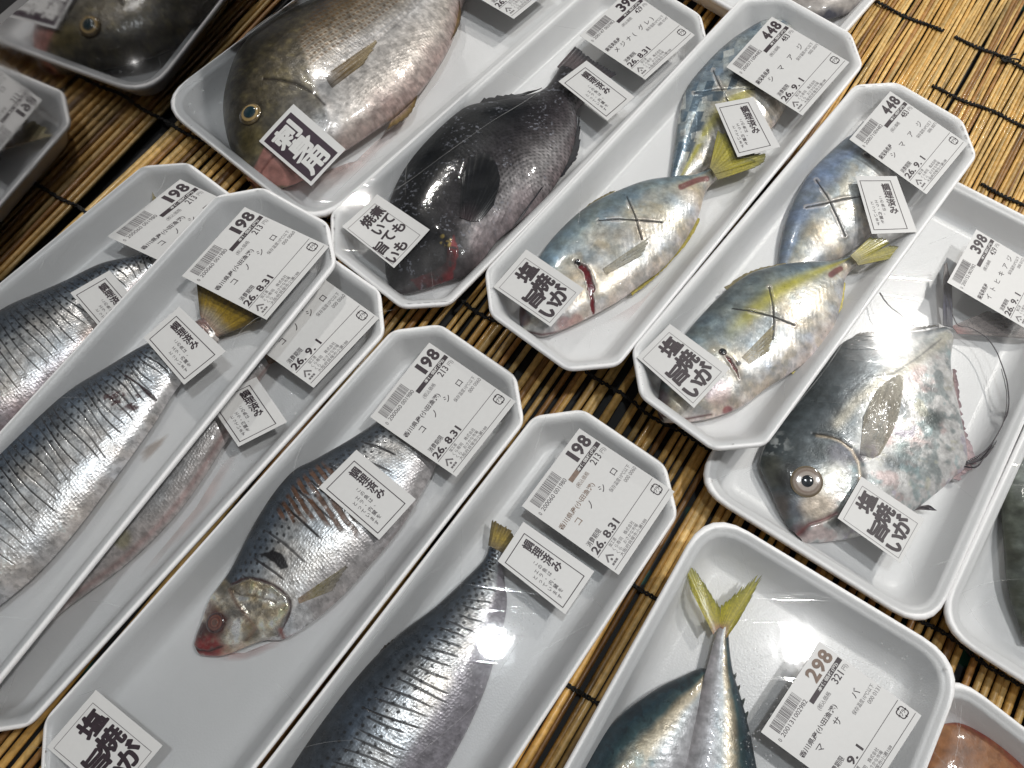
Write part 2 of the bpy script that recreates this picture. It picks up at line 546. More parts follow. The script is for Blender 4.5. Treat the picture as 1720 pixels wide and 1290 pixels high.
CUT = (at(1370, 60, 0) @ BX, at(1540, 560, 0) @ AX)
mat1 = make_mat("coarse bamboo mat of spaced sticks lying under the fish trays", -0.62, 0.62, -0.55, 0.80, 0.0062, 0.0025, 0.0,
                [(835, 538, -0.62, 0.62), (95, 330, -0.05, 0.16), (1090, 1000, -0.02, 0.03), (978, 1160, -0.02, 0.03), (1560, 1056, -0.1, 0.1)], 5, cut=CUT)
mat2 = make_mat("fine bamboo mat of tightly packed sticks at the top right", CUT[0], 0.75, CUT[1], 0.95, 0.0031, 0.00172, 0.0,
                [(1545, 36, -0.06, 0.022), (1660, 90, -0.032, 0.3), (1640, 178, -0.04, 0.3), (1705, 342, -0.03, 0.3)], 9, jitter=0.004)
# knot on the cord
kp = at(1690, 100, 0.002)
th = np.linspace(0, 6 * np.pi, 90)
kpts = kp + np.stack([0.0035 * np.cos(th) * (1 + 0.3 * np.sin(th * 0.37)), 0.0022 * np.sin(th * 1.3), 0.0012 * np.sin(th * 0.7)], 1)
tube("knot", kpts, 0.0008, MAT["cord"], mat2)
for k, (dx, dy) in enumerate(((0.009, 0.006), (0.012, -0.002), (-0.007, 0.003))):
    e = kp + np.array([dx, dy, 0.001])
    tube("cord_end", np.linspace(kp, e, 8) + np.stack([np.zeros(8), np.zeros(8), 0.002 * np.sin(np.linspace(0, 3, 8))], 1), 0.0007, MAT["cord"], mat2)

# ------------------------------------------------------------------ trays
H = 0.0255  # rim height of a tray above its base


def contour(hw, hl, kind, c, n=7):
    """closed rounded outline, counter-clockwise, local (x across, y along)"""
    pts = []
    if kind == "oct":
        c = max(c, 0.002)
        poly = [(hw - c, -hl), (hw, -hl + c), (hw, hl - c), (hw - c, hl), (-hw + c, hl), (-hw, hl - c), (-hw, -hl + c), (-hw + c, -hl)]
        r = min(0.006, c * 0.45)
    else:
        poly = [(hw, -hl), (hw, hl), (-hw, hl), (-hw, -hl)]
        r = c
    P = np.array(poly, float); k = len(P)
    for i in range(k):
        a, b_, d = P[i - 1], P[i], P[(i + 1) % k]
        va = (a - b_) / np.linalg.norm(a - b_); vd = (d - b_) / np.linalg.norm(d - b_)
        cosang = va @ vd; half = math.acos(max(-1, min(1, cosang))) / 2
        tl = r / math.tan(half) if kind != "oct" else r
        s, e = b_ + va * tl, b_ + vd * tl
        for t in np.linspace(0, 1, n):  # quadratic corner
            pts.append((1 - t) ** 2 * s + 2 * t * (1 - t) * b_ + t * t * e)
    return np.array(pts)


PROFILE = {
    "oct": [(0.0135, 0.0002), (0.012, 0.0012), (0.0035, H - 0.0042), (0.0004, H - 0.0038), (0.0, H - 0.0030), (0.0, H - 0.0010), (0.0007, H - 0.0002), (0.0016, H),
            (0.0032, H - 0.0002), (0.0046, H - 0.0007), (0.0060, H - 0.0018), (0.0074, H - 0.0040), (0.0135, 0.0075), (0.0155, 0.0045), (0.0185, 0.0034), (0.022, 0.0032)],
    "round": [(0.0145, 0.0002), (0.0125, 0.0014), (0.0040, H - 0.0052), (0.0006, H - 0.0046), (0.0, H - 0.0036), (0.0, H - 0.0016), (0.0007, H - 0.0004), (0.0018, H),
              (0.0034, H - 0.0002), (0.0046, H - 0.0012), (0.0060, H - 0.0017), (0.0072, H - 0.0019), (0.0082, H - 0.0034), (0.0135, 0.0085), (0.0165, 0.0052), (0.0205, 0.0036), (0.025, 0.0033)],
}
TRAYS = {}


class Tray:
    pass


def tray(key, kind, zb, left=None, right=None, width=None, top=None, bottom=None, length=None, c=0.024, label="", group=None, ang=None, film="film"):
    zr = zb + H
    t = Tray(); t.key = key; t.zb = zb; t.zr = zr; t.kind = kind; t.c = c; t.film = film
    vs_ = []
    for ln in (left, right):
        if ln:
            A, B = at(*ln[0], zr), at(*ln[1], zr); v = (A - B)[:2]; vs_.append(v / np.linalg.norm(v))
    a = np.mean(vs_, axis=0) if ang is None else np.array([math.cos(math.radians(ang)), math.sin(math.radians(ang))])
    a /= np.linalg.norm(a); bb = np.array([a[1], -a[0]])
    f = lambda pts, ax: np.mean([at(*p, zr)[:2] @ ax for p in pts])
    lo = f(left, bb) if left else None; hi = f(right, bb) if right else None
    if lo is None: lo = hi - width
    if hi is None: hi = lo + width
    tp = f(top, a) if top else None; bt = f(bottom, a) if bottom else None
    if tp is None: tp = bt + length
    if bt is None: bt = tp - length
    t.a, t.b = a, bb
    t.hw, t.hl = (hi - lo) / 2, (tp - bt) / 2
    ctr = a * (tp + bt) / 2 + bb * (lo + hi) / 2
    t.ctr = ctr
    t.root = empty("foam_tray", (ctr[0], ctr[1], zb))
    V = []
    prof = PROFILE[kind]
    for ins, z in prof:
        cc = c - ins * (0.586 if kind == "oct" else 0.75)
        Q = contour(t.hw - ins, t.hl - ins, kind, cc)
        V.append(np.concatenate([ctr + Q[:, :1] * bb + Q[:, 1:] * a, np.full((len(Q), 1), zb + z)], 1))
    n = len(V[0]); k = len(prof)
    F = [tuple(r) for r in grid_faces(k, n, True)]
    F = [(f0, f3, f2, f1) for (f0, f1, f2, f3) in F]
    F.append(tuple(range(n - 1, -1, -1))[::1]); F.append(tuple(range((k - 1) * n, k * n)))
    me = raw_mesh("tray_body", np.vstack(V), F, True, 50)
    import bmesh
    bm = bmesh.new(); bm.from_mesh(me); bmesh.ops.recalc_face_normals(bm, faces=bm.faces); bm.to_mesh(me); bm.free()
    link("tray_body", me, MAT["foam"], t.root)
    tag(t.root, label, "tray", group)
    t.fish = []
    TRAYS[key] = t
    return t


GO = "octagonal foam trays of fish"; GR = "rounded foam trays of fish"
tray("O", "oct", 0.0, left=[(223, 290), (28, 450)], top=[(300, 263), (380, 316)], width=0.113, length=0.36, group=GO,
     label="white foam tray next to the bare mat, half covered by the raised tray")
tray("M", "oct", 0.0, right=[(655, 550), (35, 1234)], top=[(574, 444), (638, 486)], width=0.113, bottom=[(-20, 1275)], group=GO,
     label="white foam tray with a 9.1 dated label, mostly hidden under the raised tray")
tray("N", "oct", 0.0245, left=[(352, 337), (0, 722)], right=[(579, 425), (0, 1143)], top=[(440, 316), (558, 373)], length=0.42, group=GO,
     label="raised white foam tray with 198 label and dated 8.31, lying on two other trays")
tray("L", "oct", 0.0, left=[(658, 560), (146, 1119)], right=[(890, 690), (436, 1290)], top=[(724, 532), (884, 643)], bottom=[(45, 1300)], group=GO,
     label="white foam tray holding the fish with a red eye and head, 198 label")
tray("K", "oct", 0.0, left=[(898, 695), (440, 1290)], right=[(1150, 850), (860, 1290)], top=[(965, 676), (1132, 790)], length=0.36, group=GO,
     label="white foam tray in the lower middle with glare-browned 198 label, beside loose bamboo sticks")
tray("C", "round", 0.0, left=[(495, 0), (269, 160)], right=[(947, 7), (590, 340)], bottom=[(279, 216), (555, 370)], top=[(960, -70)], c=0.030, group=GR,
     label="wide rounded foam tray holding the big brown bream, next to the mirror")
tray("D", "oct", 0.0, left=[(947, 7), (560, 352)], right=[(1186, 80), (741, 525)], bottom=[(584, 444), (684, 525)], top=[(1155, 10)], group=GO,
     label="white foam tray holding the black fish, labelled 398")
tray("E", "oct", 0.0225, left=[(1221, 14), (808, 469)], right=[(1444, 126), (1038, 605)], bottom=[(818, 525), (961, 626)], top=[(1347, 0), (1423, 59)], group=GO,
     label="white foam tray of two yellow-tailed fish, 448 label, beside the black fish tray")
tray("F", "oct", 0.0245, left=[(1444, 133), (1038, 612)], right=[(1641, 262), (1273, 769)], bottom=[(1052, 643), (1225, 779)], top=[(1490, 122), (1619, 206)], group=GO,
     label="white foam tray of two yellow-tailed fish, 448 label, overlapping the diamond-shaped fish tray")
tray("G", "round", 0.0, right=[(1720, 716), (1584, 1025)], bottom=[(1204, 842), (1514, 1032)], top=[(1608, 310), (1720, 352)], width=0.168, c=0.026, group=GR,
     label="rounded foam tray holding the silver diamond-shaped fish, labelled 398")
tray("H", "round", 0.0, left=[(1675, 850), (1577, 1004)], bottom=[(1594, 1070), (1720, 1140)], width=0.15, length=0.24, c=0.026, ang=59.5, group=GR,
     label="rounded foam tray cut off by the right edge, holding a grey-green fish")
tray("J", "round", 0.022, left=[(1158, 910), (947, 1290)], right=[(1610, 1161), (1560, 1290)], top=[(1232, 884), (1587, 1081)], length=0.26, c=0.028, group=GR,
     label="rounded foam tray of two mackerel with 298 label, at the lower right")
tray("I", "round", 0.0, top=[(1615, 1147), (1720, 1210)], left=[(1555, 1175), (1475, 1310)], width=0.15, length=0.2, c=0.026, group=GR,
     label="pinkish foam tray in the bottom right corner holding a reddish fillet")
tray("P", "round", -0.0, right=[(1469, 0), (1420, 56)], bottom=[(1190, -6), (1235, 18)], width=0.16, length=0.2, c=0.024, group=GR,
     label="foam tray at the top edge with a pale fish, behind a 448 tray")

# ------------------------------------------------------------------ fish
SKIN = dict(
    shad=mat_fish("skin_shad", 0.0019, 0.35, metal=0.55),
    jack=mat_fish("skin_jack", 0.0009, 0.10, 0.4, 0.38, 0.42),
    bream=mat_fish("skin_bream", 0.0026, 0.28, metal=0.5),
    dark=mat_fish("skin_dark", 0.0034, 0.6, 0.22, metal=0.35, spec=0.18),
    moon=mat_fish("skin_moon", 0.0014, 0.12, 0.45, 0.3, 0.42),
    mackerel=mat_fish("skin_mackerel", 0.0012, 0.10, metal=0.45),
)


class Fish:
    pass


def lerp3(a, b, t):
    return a * (1 - t[..., None]) + b * t[..., None]


def ramp_np(t, stops):
    ps = [s[0] for s in stops]
    return np.stack([np.interp(t, ps, [s[1][k] for s in stops]) for k in range(3)], -1)


def fish_body(name, label, tr, pairs, thick, paint, skin, nu=420, nt=150, lift=(0, 0), z0=None, env_pow=0.6, group=None, zscale=None, flat=2.3):
    fz = tr.zb + 0.0038 if z0 is None else z0
    f = Fish(); f.tray = tr
    zo = fz + 0.35 * thick
    rows = []
    for (d, v) in pairs:
        D, V = at(*d, zo), at(*v, zo); rows.append(np.concatenate([D[:2], V[:2]]))
    R = catmull(np.array(rows), 0)
    R = resample(R, nu, key=lambda q: (q[:, :2] + q[:, 2:]) / 2)
    D, V = R[:, :2], R[:, 2:]
    w = np.linalg.norm(D - V, axis=1); ws = w / np.percentile(w, 97)
    u = np.linspace(0, 1, nu)
    env = np.clip(ws, 0.0, 1) ** env_pow
    if zscale is not None: env = env * np.interp(u, *zscale)
    lf = np.interp(u, np.linspace(0, 1, len(lift)), lift)
    t = np.linspace(0, 1, nt)
    # denser sampling is even in t
    s = 2 * t - 1
    prof = np.clip(1 - np.abs(s) ** flat, 0, 1) ** 0.55
    mid = (D + V) / 2
    length = np.concatenate([[0], np.cumsum(np.linalg.norm(np.diff(mid, axis=0), axis=1))])
    X = D[:, None, :] * (1 - t)[None, :, None] + V[:, None, :] * t[None, :, None]
    zm = fz + 0.35 * thick * env + lf
    Zt = zm[:, None] + 0.65 * thick * env[:, None] * prof[None, :]
    f.U, f.T = np.meshgrid(u, t, indexing="ij")
    f.X, f.Y = X[..., 0], X[..., 1]
    f.L = np.repeat(length[:, None], nt, 1); f.Wd = np.repeat(w[:, None], nt, 1)
    f.zs = fz + thick * 0.85 + float(np.mean(lift))
    rel = np.stack([f.X, f.Y, Zt - CAM_Z], -1) @ RM.T
    f.px = 860 + F_PX * rel[..., 0] / rel[..., 2]; f.py = 645 - F_PX * rel[..., 1] / rel[..., 2]
    f.mpp = float(np.median(rel[..., 2])) / F_PX   # metres of skin per traced unit
    col, met, rgh, scl, dz = paint(f)
    edge = np.clip(prof, 0, 1)[None, :] ** 0.5
    Zt = Zt + dz * edge
    top = np.stack([f.X, f.Y, Zt], -1)
    nb = 9
    tb = np.linspace(1, 0, nb + 2)[1:-1]
    pb = np.clip(1 - np.abs(2 * tb - 1) ** flat, 0, 1) ** 0.55
    Xb = D[:, None, :] * (1 - tb)[None, :, None] + V[:, None, :] * tb[None, :, None]
    Zb = np.maximum(zm[:, None] - 0.35 * thick * env[:, None] * pb[None, :], fz)
    bot = np.concatenate([Xb, Zb[..., None]], -1)
    P = np.concatenate([top, bot], 1)
    n2 = nt + nb
    me = raw_mesh(name, P.reshape(-1, 3), grid_faces(nu, n2, True))

    def ext(a):
        idx = np.clip(np.round(tb * (nt - 1)).astype(int), 0, nt - 1)
        return np.concatenate([a, a[:, idx]], 1)
    set_attr(me, "Col", np.clip(ext(col), 0, 1).reshape(-1, 3), "FLOAT_COLOR")
    for nme, arr in (("Met", met), ("Rgh", rgh), ("Scl", scl)):
        arr = np.broadcast_to(arr, f.U.shape)
        set_attr(me, nme, np.clip(ext(arr), 0, 2).reshape(-1), "FLOAT")
    set_attr(me, "Body", np.stack([ext(f.L), ext(f.T * f.Wd)], -1).reshape(-1, 2), "FLOAT2")
    c0 = top[nu // 2, nt // 2]
    f.root = empty(name, (c0[0], c0[1], fz))
    link("body", me, SKIN[skin], f.root)
    tag(f.root, label, "fish", group)
    f.top = top
    tr.fish.append(top[::3, ::3].reshape(-1, 3))
    return f


def surf(f, px, py):
    z = f.zs
    flat = f.top.reshape(-1, 3)
    for _ in range(4):
        p = at(px, py, z)
        i = np.argmin((flat[:, 0] - p[0]) ** 2 + (flat[:, 1] - p[1]) ** 2)
        z = flat[i, 2]
    return at(px, py, z)


def dist(f, poly):
    """distance in metres from every skin point to a traced line on the skin"""
    P = np.array(poly, float)
    best = np.full(f.X.shape, 1e9)
    for A, B in zip(P[:-1], P[1:]):
        v = B - A; l2 = v @ v + 1e-12
        t = np.clip(((f.px - A[0]) * v[0] + (f.py - A[1]) * v[1]) / l2, 0, 1)
        best = np.minimum(best, np.hypot(f.px - A[0] - t * v[0], f.py - A[1] - t * v[1]))
    return best * f.mpp


def blob(f, px, py, r, soft=0.5, wob=0.35, seed=0):
    """soft irregular patch mask, r in metres"""
    d = np.hypot(f.px - px, f.py - py) * f.mpp
    rr = r * (1 - wob / 2 + wob * fbm(f.X * 160, f.Y * 160, seed + 5))
    return 1 - sst(rr * (1 - soft), rr * (1 + soft * 0.4), d)


def inside(f, poly, soft=0.001):
    P = np.array(poly, float)
    c = np.zeros(f.X.shape, bool)
    best = np.full(f.X.shape, 1e9)
    for A, B in zip(P, np.roll(P, -1, axis=0)):
        k = ((B[1] > f.py) != (A[1] > f.py)) & (f.px < (A[0] - B[0]) * (f.py - B[1]) / (A[1] - B[1] + 1e-12) + B[0])
        c ^= k
        v = B - A; l2 = v @ v + 1e-12
        t = np.clip(((f.px - A[0]) * v[0] + (f.py - A[1]) * v[1]) / l2, 0, 1)
        best = np.minimum(best, np.hypot(f.px - A[0] - t * v[0], f.py - A[1] - t * v[1]))
    best = best * f.mpp
    sd = np.where(c, best, -best) + (fbm(f.X * 300, f.Y * 300, 3) - 0.5) * 0.002
    return sst(-soft, soft, sd)


def mixc(col, mask, c):
    return col * (1 - mask[..., None]) + np.asarray(c) * mask[..., None]


def fin(f_or_root, name, basep, tipp, zb, zt, colf, nr=40, nl=14, rag=0.06, thin=False, seed=0, thick=0.0004, ridge=0.0003, rays=None):
    """a rayed fin: fan of rays from a traced base line to a traced tip line"""
    root = f_or_root.root if hasattr(f_or_root, "root") else f_or_root
    if zb is None:   # lying on the skin
        B = np.array([surf(f_or_root, *p) for p in basep]); T = np.array([surf(f_or_root, *p) for p in tipp])
        B[:, 2] += 0.0006; T[:, 2] += zt
    else:
        B = ats(basep, zb); T = ats(tipp, zt)
    B = resample(catmull(B, 0), nr); T = resample(catmull(T, 0), nr)
    rng = np.random.default_rng(seed)
    s = np.linspace(0, 1, nl)
    rg = 1 + rag * (rng.random(nr) - 0.7)
    P = B[:, None, :] + (T - B)[:, None, :] * (s[None, :, None] * rg[:, None, None])
    if zb is None:
        flat = f_or_root.top.reshape(-1, 3)[::7]
        for i in range(nr):
            for j in range(nl):
                k0 = np.argmin((flat[:, 0] - P[i, j, 0]) ** 2 + (flat[:, 1] - P[i, j, 1]) ** 2)
                P[i, j, 2] = max(P[i, j, 2] - 0.0005 * (1 - s[j]), flat[k0, 2] + 0.0001 + 0.0005 * s[j])
    if hasattr(f_or_root, "tray"): f_or_root.tray.fish.append(P.reshape(-1, 3))
    k = np.arange(nr)
    rid = ridge * np.sin(k * np.pi * 0.66)[:, None] * (s * (1 - 0.3 * s))[None, :]
    up_ = P.copy(); up_[..., 2] += rid + thick
    dn = P.copy(); dn[..., 2] += rid * 0.5 - thick
    V = np.concatenate([up_.reshape(-1, 3), dn.reshape(-1, 3)])
    F1 = grid_faces(nr, nl); F2 = grid_faces(nr, nl, base=nr * nl)[:, ::-1]
    N = nr * nl
    idx = np.arange(N).reshape(nr, nl)
    loop = np.concatenate([idx[0, :], idx[1:, -1], idx[-1, -2::-1], idx[-2:0:-1, 0]])
    nx = np.roll(loop, -1)
    F3 = np.stack([loop, nx, nx + N, loop + N], 1)
    me = raw_mesh(name, V, np.vstack([F1, F2, F3]), True, 60)
    kk, ss = np.meshgrid(np.linspace(0, 1, nr), s, indexing="ij")
    c = colf(kk, ss) * (0.62 + 0.66 * vn(kk * nr * 0.9, ss * 2, seed))[..., None]
    set_attr(me, "Col", np.clip(np.concatenate([c.reshape(-1, 3)] * 2), 0, 1), "FLOAT_COLOR")
    return link(name, me, MAT["fin_wet" if thin == "wet" else "fin_thin" if thin else "fin"], root)


def cramp(stops):
    return lambda k, s: ramp_np(s, stops)


def cedge(stops, dark=0.35, w=0.14):
    def g(k, s):
        e = np.minimum(k, 1 - k)
        return ramp_np(s, stops) * (dark + (1 - dark) * sst(0, w, e))[..., None] * (0.8 + 0.4 * fbm(k * 9, s * 5, 3))[..., None]
    return g


def eye(f, px, py, rpx, rings, bulge=0.35, pupil=0.42, pcol=(0.012, 0.016, 0.022), name="eye"):
    """a glassy eye: socket ring and iris with a pupil of its own"""
    p = surf(f, px, py)
    r = np.linalg.norm(at(px + rpx, py, p[2]) - p)
    fl = f.top.reshape(-1, 3)
    near = fl[np.hypot(fl[:, 0] - p[0], fl[:, 1] - p[1]) < r * 1.0]
    A = np.c_[near[:, :2] - p[:2], np.ones(len(near))]
    gx, gy, h = np.linalg.lstsq(A, near[:, 2], rcond=None)[0]
    nr, na = 16, 40
    rr = np.linspace(0, 1, nr); an = np.linspace(0, 2 * np.pi, na, endpoint=False)
    RR, AA = np.meshgrid(rr, an, indexing="ij")

    def dome(scale, hgt, off, nm, stops, parent):
        x = RR * scale * r * np.cos(AA); y = RR * scale * r * np.sin(AA)
        z = h + gx * x + gy * y + hgt * r * np.sqrt(np.clip(1 - (RR * 0.98) ** 2, 0, 1)) + off
        V = np.stack([x + p[0], y + p[1], z], -1).reshape(-1, 3)
        me = raw_mesh(nm, V, grid_faces(nr, na, True))
        set_attr(me, "Col", ramp_np(RR, stops).reshape(-1, 3), "FLOAT_COLOR")
        return link(nm, me, MAT["eye"], parent)
    e = dome(1.0, bulge, 0.0001, name, rings, f.root)
    hh = bulge * math.sqrt(1 - pupil ** 2 * 0.96)
    dome(pupil, 0.08, hh * r + 0.00018, "pupil", [(0, pcol), (1, pcol)], e)
    return e


# ---- painters -----------------------------------------------------------------
def paint_shad(ncut=36, cut_seed=0, slant=0.03, back=0.30, cut_lo=0.10, cut_hi=0.72, belly=(0.76, 0.71, 0.69), extra=None, dots=True, pale_belly=0.0, cutw=0.0007):
    def go(f):
        U, T = f.U, f.T; rng = np.random.default_rng(cut_seed)
        n1 = fbm(f.X * 90, f.Y * 90, 1); n2 = fbm(U * 60, T * 30, 2); n3 = fbm(f.X * 420, f.Y * 420, 4)
        Tn = T + (n1 - 0.5) * 0.12
        col = ramp_np(Tn, [(0, (0.014, 0.018, 0.024)), (back * 0.35, (0.030, 0.042, 0.058)), (back * 0.75, (0.10, 0.125, 0.16)), (back * 1.1, (0.32, 0.345, 0.375)),
                           (0.48, (0.74, 0.74, 0.74)), (0.8, (0.86, 0.84, 0.83)), (1.0, belly)])
        col = col * (0.72 + 0.56 * n3)[..., None]
        ir = fbm(f.X * 50, f.Y * 50, 9)
        col = col * (1 + 0.22 * (ir - 0.5)[..., None] * np.array([-1.0, 0.1, 1.2]))
        fo = fbm(f.X * 120, f.Y * 120, 41); fo2 = fbm(f.X * 300, f.Y * 300, 43)
        col = col * (0.58 + 0.55 * fo + 0.35 * fo2)[..., None]
        met = np.interp(Tn, [0, back, 0.5, 0.9, 1], [0.35, 0.6, 0.86, 0.75, 0.3]) * np.ones_like(U)
        rgh = 0.20 + 0.2 * n3
        scl = np.interp(T, [0, 0.2, 1], [0.4, 0.8, 0.8])
        dz = np.zeros_like(U)
        if pale_belly:
            k = sst(pale_belly - 0.06, pale_belly + 0.08, T + (n1 - 0.5) * 0.1)
            col = mixc(col, k, (0.40, 0.37, 0.41)); met = met * (1 - k) + 0.25 * k
        Lm = f.L[-1, 0]
        if dots:
            for row, tt in enumerate((back * 0.62, back * 0.85, back * 1.08, back * 1.3, back * 1.55)):
                sp = 0.0052
                ph = (f.L / sp + 0.5 * (row % 2)) % 1 - 0.5
                dl = ph * sp; dt = (T - tt - 0.012 * (vn(np.floor(f.L / sp), np.zeros_like(U), row) - 0.5)) * f.Wd
                k = 1 - sst(0.0007, 0.0013, np.hypot(dl, dt * 0.9))
                k *= 0.9 if row < 4 else 0.45
                col = mixc(col, k, (0.008, 0.009, 0.012)); met = met * (1 - k)
        # knife scores across the flank
        for k in range(ncut):
            uc = (k + 0.5) / ncut + rng.normal(0, 0.10 / ncut)
            a = cut_lo + rng.normal(0, 0.03); b_ = cut_hi + rng.normal(0, 0.05)
            cl = uc + slant * (T - 0.4) + 0.004 * np.sin(T * 7 + k)
            d = np.abs(U - cl) * Lm
            wv = cutw * (0.6 + 0.7 * np.sin(np.clip((T - a) / (b_ - a), 0, 1) * np.pi))
            m_ = (1 - sst(wv * 0.45, wv, d)) * sst(a, a + 0.05, T) * (1 - sst(b_ - 0.05, b_, T)) * rng.uniform(0.75, 1)
            col = mixc(col, m_, (0.015, 0.012, 0.015)); met = met * (1 - m_); scl = scl * (1 - m_)
            dz = dz - 0.00022 * m_ + 0.00002 * np.exp(-((d - wv * 1.7) / (wv)) ** 2) * sst(a, a + 0.05, T) * (1 - sst(b_ - 0.05, b_, T))
        if extra:
            col, met, rgh, scl, dz = extra(f, col, met, rgh, scl, dz, n1, n3)
        return col, met, rgh, scl, dz
    return go


def paint_jack(blue=(0.13, 0.18, 0.22), yellow=True, crosses=(), seed=0, gill=None, lat=0.36, extra=None, bright=1.0):
    def go(f):
        U, T = f.U, f.T
        n1 = fbm(f.X * 70, f.Y * 70, seed + 1); n3 = fbm(f.X * 500, f.Y * 500, seed + 4); n2 = fbm(f.X * 160, f.Y * 160, seed + 6)
        Tn = T + (n1 - 0.5) * 0.14
        col = ramp_np(Tn, [(0, np.array(blue) * 0.5), (0.08, np.array(blue) * 1.0), (0.22, np.array(blue) * 1.6 + 0.05), (0.34, (0.46, 0.48, 0.46)), (0.52, (0.64, 0.62, 0.56)), (0.85, (0.74, 0.71, 0.68)), (1, (0.68, 0.60, 0.58))])
        fo = fbm(f.X * 130, f.Y * 130, seed + 20); fo2 = fbm(f.X * 260, f.Y * 260, seed + 23)
        col = col * (0.62 + 0.5 * fo + 0.3 * fo2)[..., None]
        ir = fbm(f.X * 45, f.Y * 45, seed + 9); ir2 = fbm(f.X * 60, f.Y * 60, seed + 12)
        col = col * (1 + 0.24 * (ir - 0.5)[..., None] * np.array([-0.9, 0.15, 1.1])) * (1 + 0.42 * (ir2 - 0.5)[..., None] * np.array([0.9, 0.2, -0.9]))
        col = col * (0.75 + 0.5 * n3)[..., None] * bright
        met = np.interp(T, [0, 0.2, 0.4, 0.9, 1], [0.45, 0.7, 0.82, 0.75, 0.35]) * np.ones_like(U)
        rgh = 0.24 + 0.18 * n2
        scl = np.full_like(U, 0.25)
        # faint muscle ribs on the flank
        gld = sst(0.5, 0.66, fbm(f.X * 85, f.Y * 85, seed + 31)) * sst(0.25, 0.4, T); col = mixc(col, gld * 0.35, (0.62, 0.50, 0.30))
        drk = sst(0.52, 0.68, fbm(f.X * 110, f.Y * 110, seed + 33)); col = mixc(col, drk * 0.35, (0.14, 0.19, 0.21))
        rib = np.sin((f.L * 1 + (np.abs(T - 0.55) * f.Wd) * 0.7) * 2 * np.pi / 0.0042)
        dz = 0.00002 * rib * sst(0.4, 0.55, T) * sst(0.3, 0.45, U)
        if yellow:
            k = np.exp(-((T - lat - 0.03 * np.sin(U * 5)) / 0.075) ** 2) * sst(0.30, 0.5, U) * (0.55 + 0.6 * n1)
            k = np.clip(k, 0, 1) * 0.85
            col = mixc(col, k, (0.55, 0.50, 0.03)); met = met * (1 - 0.5 * k)
        for line in crosses:
            d = dist(f, line)
            w = 0.00065 * (0.6 + 0.7 * n2)
            k = 1 - sst(w * 0.5, w * 1.15, d)
            col = mixc(col, k * 0.97, (0.010, 0.008, 0.009)); met = met * (1 - k); lip = np.exp(-((d - w * 2.2) / (w * 1.1)) ** 2) * sst(.35, .6, n2); col = mixc(col, lip * .5, (0.72, 0.64, 0.58)); dz = dz - 0.0007 * k + 0.0003 * lip
        if extra: col, met, rgh, scl, dz = extra(f, col, met, rgh, scl, dz, n1, n3)
        return col, met, rgh, scl, dz
    return go


def gill_edge(f, dz, line, h=0.0009, w=0.0035, side=1):
    """a raised gill cover ending along a traced line"""
    P = ats(line, f.zs)[:, :2]
    d = dist(f, line)
    return dz + h * np.exp(-(d / w) ** 2)


# ---- gizzard shads ------------------------------------------------------------
GS = "silver gizzard shads scored with knife cuts"
T_ = TRAYS


